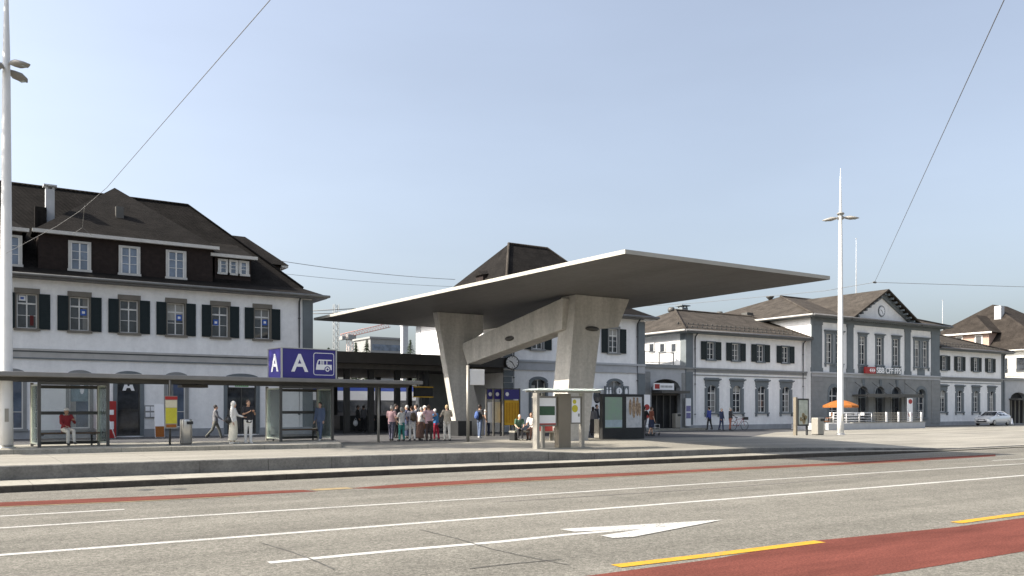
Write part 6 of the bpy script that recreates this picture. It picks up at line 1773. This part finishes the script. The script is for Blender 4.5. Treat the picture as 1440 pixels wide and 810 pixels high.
# =================================================================== things far behind the station
def far_building(name, u0, u1, v0, Yq, m_, label, dep=14, floors=0, cat='building'):
    x0, x1 = PX(u0, Yq), PX(u1, Yq); z1 = ZY((u0 + u1) / 2, v0, Yq)
    o = thing(name, ((x0 + x1) / 2, Yq, 0), label, cat)
    q = MB(); q.box(x0, x1, Yq, Yq + dep, -.1, z1); q.build('wall', m_, o, world=True)
    q = MB(); q.box(x0 - .3, x1 + .3, Yq - .3, Yq + dep + .3, z1 + .002, z1 + .4); q.build('flat_roof', M_stone, o, world=True)
    for f in range(floors):
        z = z1 - 1.2 - f * 3.0
        q = MB(); q.box(x0 + .4, x1 - .4, Yq - .04, Yq - .003, z - 1.3, z); q.build('window_band', M_pane2, o, world=True)
    return o
far_building('apartment_block', 521, 566, 477, 170, M_stone, 'grey apartment block far behind the hall roof', 9, 4)
for (u, v0, Yq, r_, lab) in ((568.5, 459, 150, .55, 'slim pale concrete stack far behind the hall'),):
    x = PX(u, Yq); z = ZY(u, v0, Yq); q = MB(); q.box(x - r_, x + r_, Yq - r_, Yq + r_, 0, z); q.box(x - r_ * 1.2, x + r_ * 1.2, Yq - r_ * 1.2, Yq + r_ * 1.2, z + .002, z + .3)
    tag(q.build('concrete_stack', M_stone_lt), lab, 'chimney')
def lattice(q, a, c, w, n, r=.05):
    a, c = Vector(a), Vector(c); d = (c - a).normalized(); e = Vector((0, 0, 1)) if abs(d.z) < .9 else Vector((1, 0, 0))
    s1 = d.cross(e).normalized() * w / 2; s2 = d.cross(s1).normalized() * w / 2
    cor = [s1 + s2, s1 - s2, -s1 - s2, -s1 + s2]
    for k in range(4): q.tube(a + cor[k], c + cor[k], r, None, 4)
    for k in range(n):
        p0 = a.lerp(c, k / n); p1 = a.lerp(c, (k + 1) / n)
        for j_ in range(4): q.tube(p0 + cor[j_], p1 + cor[(j_ + 1) % 4], r * .6, None, 4)
o = thing('tower_crane', (PX(493, 190), 190, 0), 'red and white tower crane far behind the hall roof', 'crane')
q = MB(); x = PX(493, 190); lattice(q, (x, 190, 0), (x, 190, ZY(493, 470, 190)), 1.4, 16, .07); q.build('mast', mat('crane_pale', (.55, .45, .42), .6, .1), o, world=True)
q = MB(); lattice(q, (PX(480, 190), 190, ZY(480, 473, 190)), (PX(543, 190), 188, ZY(543, 458, 190)), 1.0, 18, .07); q.build('jib', mat('crane_red', (.50, .24, .20), .6, .1), o, world=True)
q = MB(); q.box(PX(479, 190), PX(484, 190), 189, 191, ZY(480, 478, 190), ZY(480, 473, 190)); q.box(x - 1, x + 1, 189, 191, ZY(493, 478, 190), ZY(493, 471, 190)); q.build('counterweight', M_stone, o, world=True)
o = thing('catenary_mast', (PX(472.5, 84), 84, 0), 'grey lattice railway mast beyond the hall roof', 'mast')
q = MB(); x = PX(472.5, 84); lattice(q, (x, 84, 0), (x, 84, ZY(472.5, 428, 84)), .45, 20, .03); q.build('mast', M_steel_dk if False else M_stone, o, world=True)
q = MB(); q.tube((PX(440, 84), 84, ZY(440, 437, 84)), (PX(500, 84), 84, ZY(500, 434, 84)), .05); q.tube((PX(440, 84), 84, ZY(440, 441, 84)), (PX(500, 84), 84, ZY(500, 440, 84)), .05); q.build('cross_wire', M_stone, o, world=True)

M_leaf = mat('conifer_needles', (.035, .055, .03), .8, .4, 2)
M_leaf2 = mat('leaf_green', (.06, .085, .035), .8, .4, 2)
M_bark = mat('bark', (.08, .06, .045), .9, .3, 6)
def conifer(u, v0, Yq, w, label, m_=None):
    x = PX(u, Yq); z1 = ZY(u, v0, Yq)
    o = thing('conifer', (x, Yq, 0), label, 'tree', 'trees behind the station')
    q = MB(); q.path([(0, 0, 0), (0, 0, z1 * .6), (0, 0, z1)], [.3, .18, .03], 8); q.build('trunk', M_bark, o)
    q = MB(); r_ = random.Random(int(u))
    for k in range(900):
        f = r_.random() ** .8; z = z1 * (.25 + .75 * f); rad = w * (1 - f) * (.35 + .65 * r_.random()) + .1
        a = r_.random() * 2 * PI; c = Vector((rad * math.cos(a), rad * math.sin(a), z - rad * .25)); s = .35 * (1.1 - f * .6)
        t1 = Vector((math.cos(a), math.sin(a), -.35)) * s; t2 = Vector((-math.sin(a), math.cos(a), r_.uniform(-.3, .3))) * s * .5
        q.poly([c - t1 - t2, c + t1 * 1.1, c - t1 + t2])
    q.build('crown', m_ or M_leaf, o)
conifer(500.5, 482, 110, 2.0, 'slim dark conifer tip above the hall roof left of the apartment block')
conifer(516, 478, 108, 2.6, 'dark conifer right beside the far apartment block')
conifer(462, 489, 112, 2.5, 'bushy dark tree top just above the sign box')
conifer(577, 478, 112, 3.2, 'broad dark conifer right of the far concrete stack')

# unseen trees added at the left to throw shade on the forecourt pavement
def unseen_shade_tree(x, y, h, cr, seed, label, base=.25):
    o = thing('unseen_shade_tree', (x, y, .55), label, 'tree', 'unseen plane trees added for shade at the left')
    r_ = random.Random(seed)
    q = MB(); q.path([(0, 0, 0), (.1, 0, h * .2), (0, .1, h * .45), (.1, 0, h * .85)], [.38, .3, .2, .05], 10)
    tips = []
    for k in range(16):
        a = 2 * PI * k / 16 * 2.4 + r_.random(); z0 = h * (base + (.78 - base) / 15 * k)
        tip = Vector((cr * .75 * math.cos(a) * (1 - k / 30), cr * .75 * math.sin(a) * (1 - k / 30), z0 + h * .16)); tips.append(tip)
        q.path([(0, 0, z0), tuple(tip * .5 + Vector((0, 0, z0 * .45))), tuple(tip)], [.12, .07, .02], 6)
    q.build('trunk', M_bark, o)
    q = MB()
    cl = [t + Vector((r_.uniform(-.8, .8), r_.uniform(-.8, .8), r_.uniform(-.5, 1.2))) for t in tips for _ in range(3)] + [Vector((r_.uniform(-1, 1), r_.uniform(-1, 1), h * r_.uniform(base + .25, .97))) for _ in range(12)]
    for c in cl:
        rad = r_.uniform(.8, 1.5)
        for k in range(75):
            d = Vector((r_.gauss(0, 1), r_.gauss(0, 1), r_.gauss(0, .8))).normalized() * rad * r_.random() ** .4
            p = c + d; s_ = r_.uniform(.10, .19)
            t1 = Vector((r_.uniform(-1, 1), r_.uniform(-1, 1), r_.uniform(-.6, .6))).normalized(); t2 = t1.cross(Vector((r_.uniform(-1, 1), r_.uniform(-1, 1), 1))).normalized()
            q.poly([p - t1 * s_, p + t2 * s_ * .7, p + t1 * s_, p - t2 * s_ * .7])
    q.build('crown', M_leaf2, o)
unseen_shade_tree(-4.6, 41.2, 20, 4.0, 3, 'unseen tall plane tree added for shade nearest the left bus shelter')
unseen_shade_tree(-4.3, 36.6, 21.5, 3.6, 6, 'unseen high crowned plane tree added for shade beside the left lamp mast', .52)
print('objects', len(bpy.data.objects))
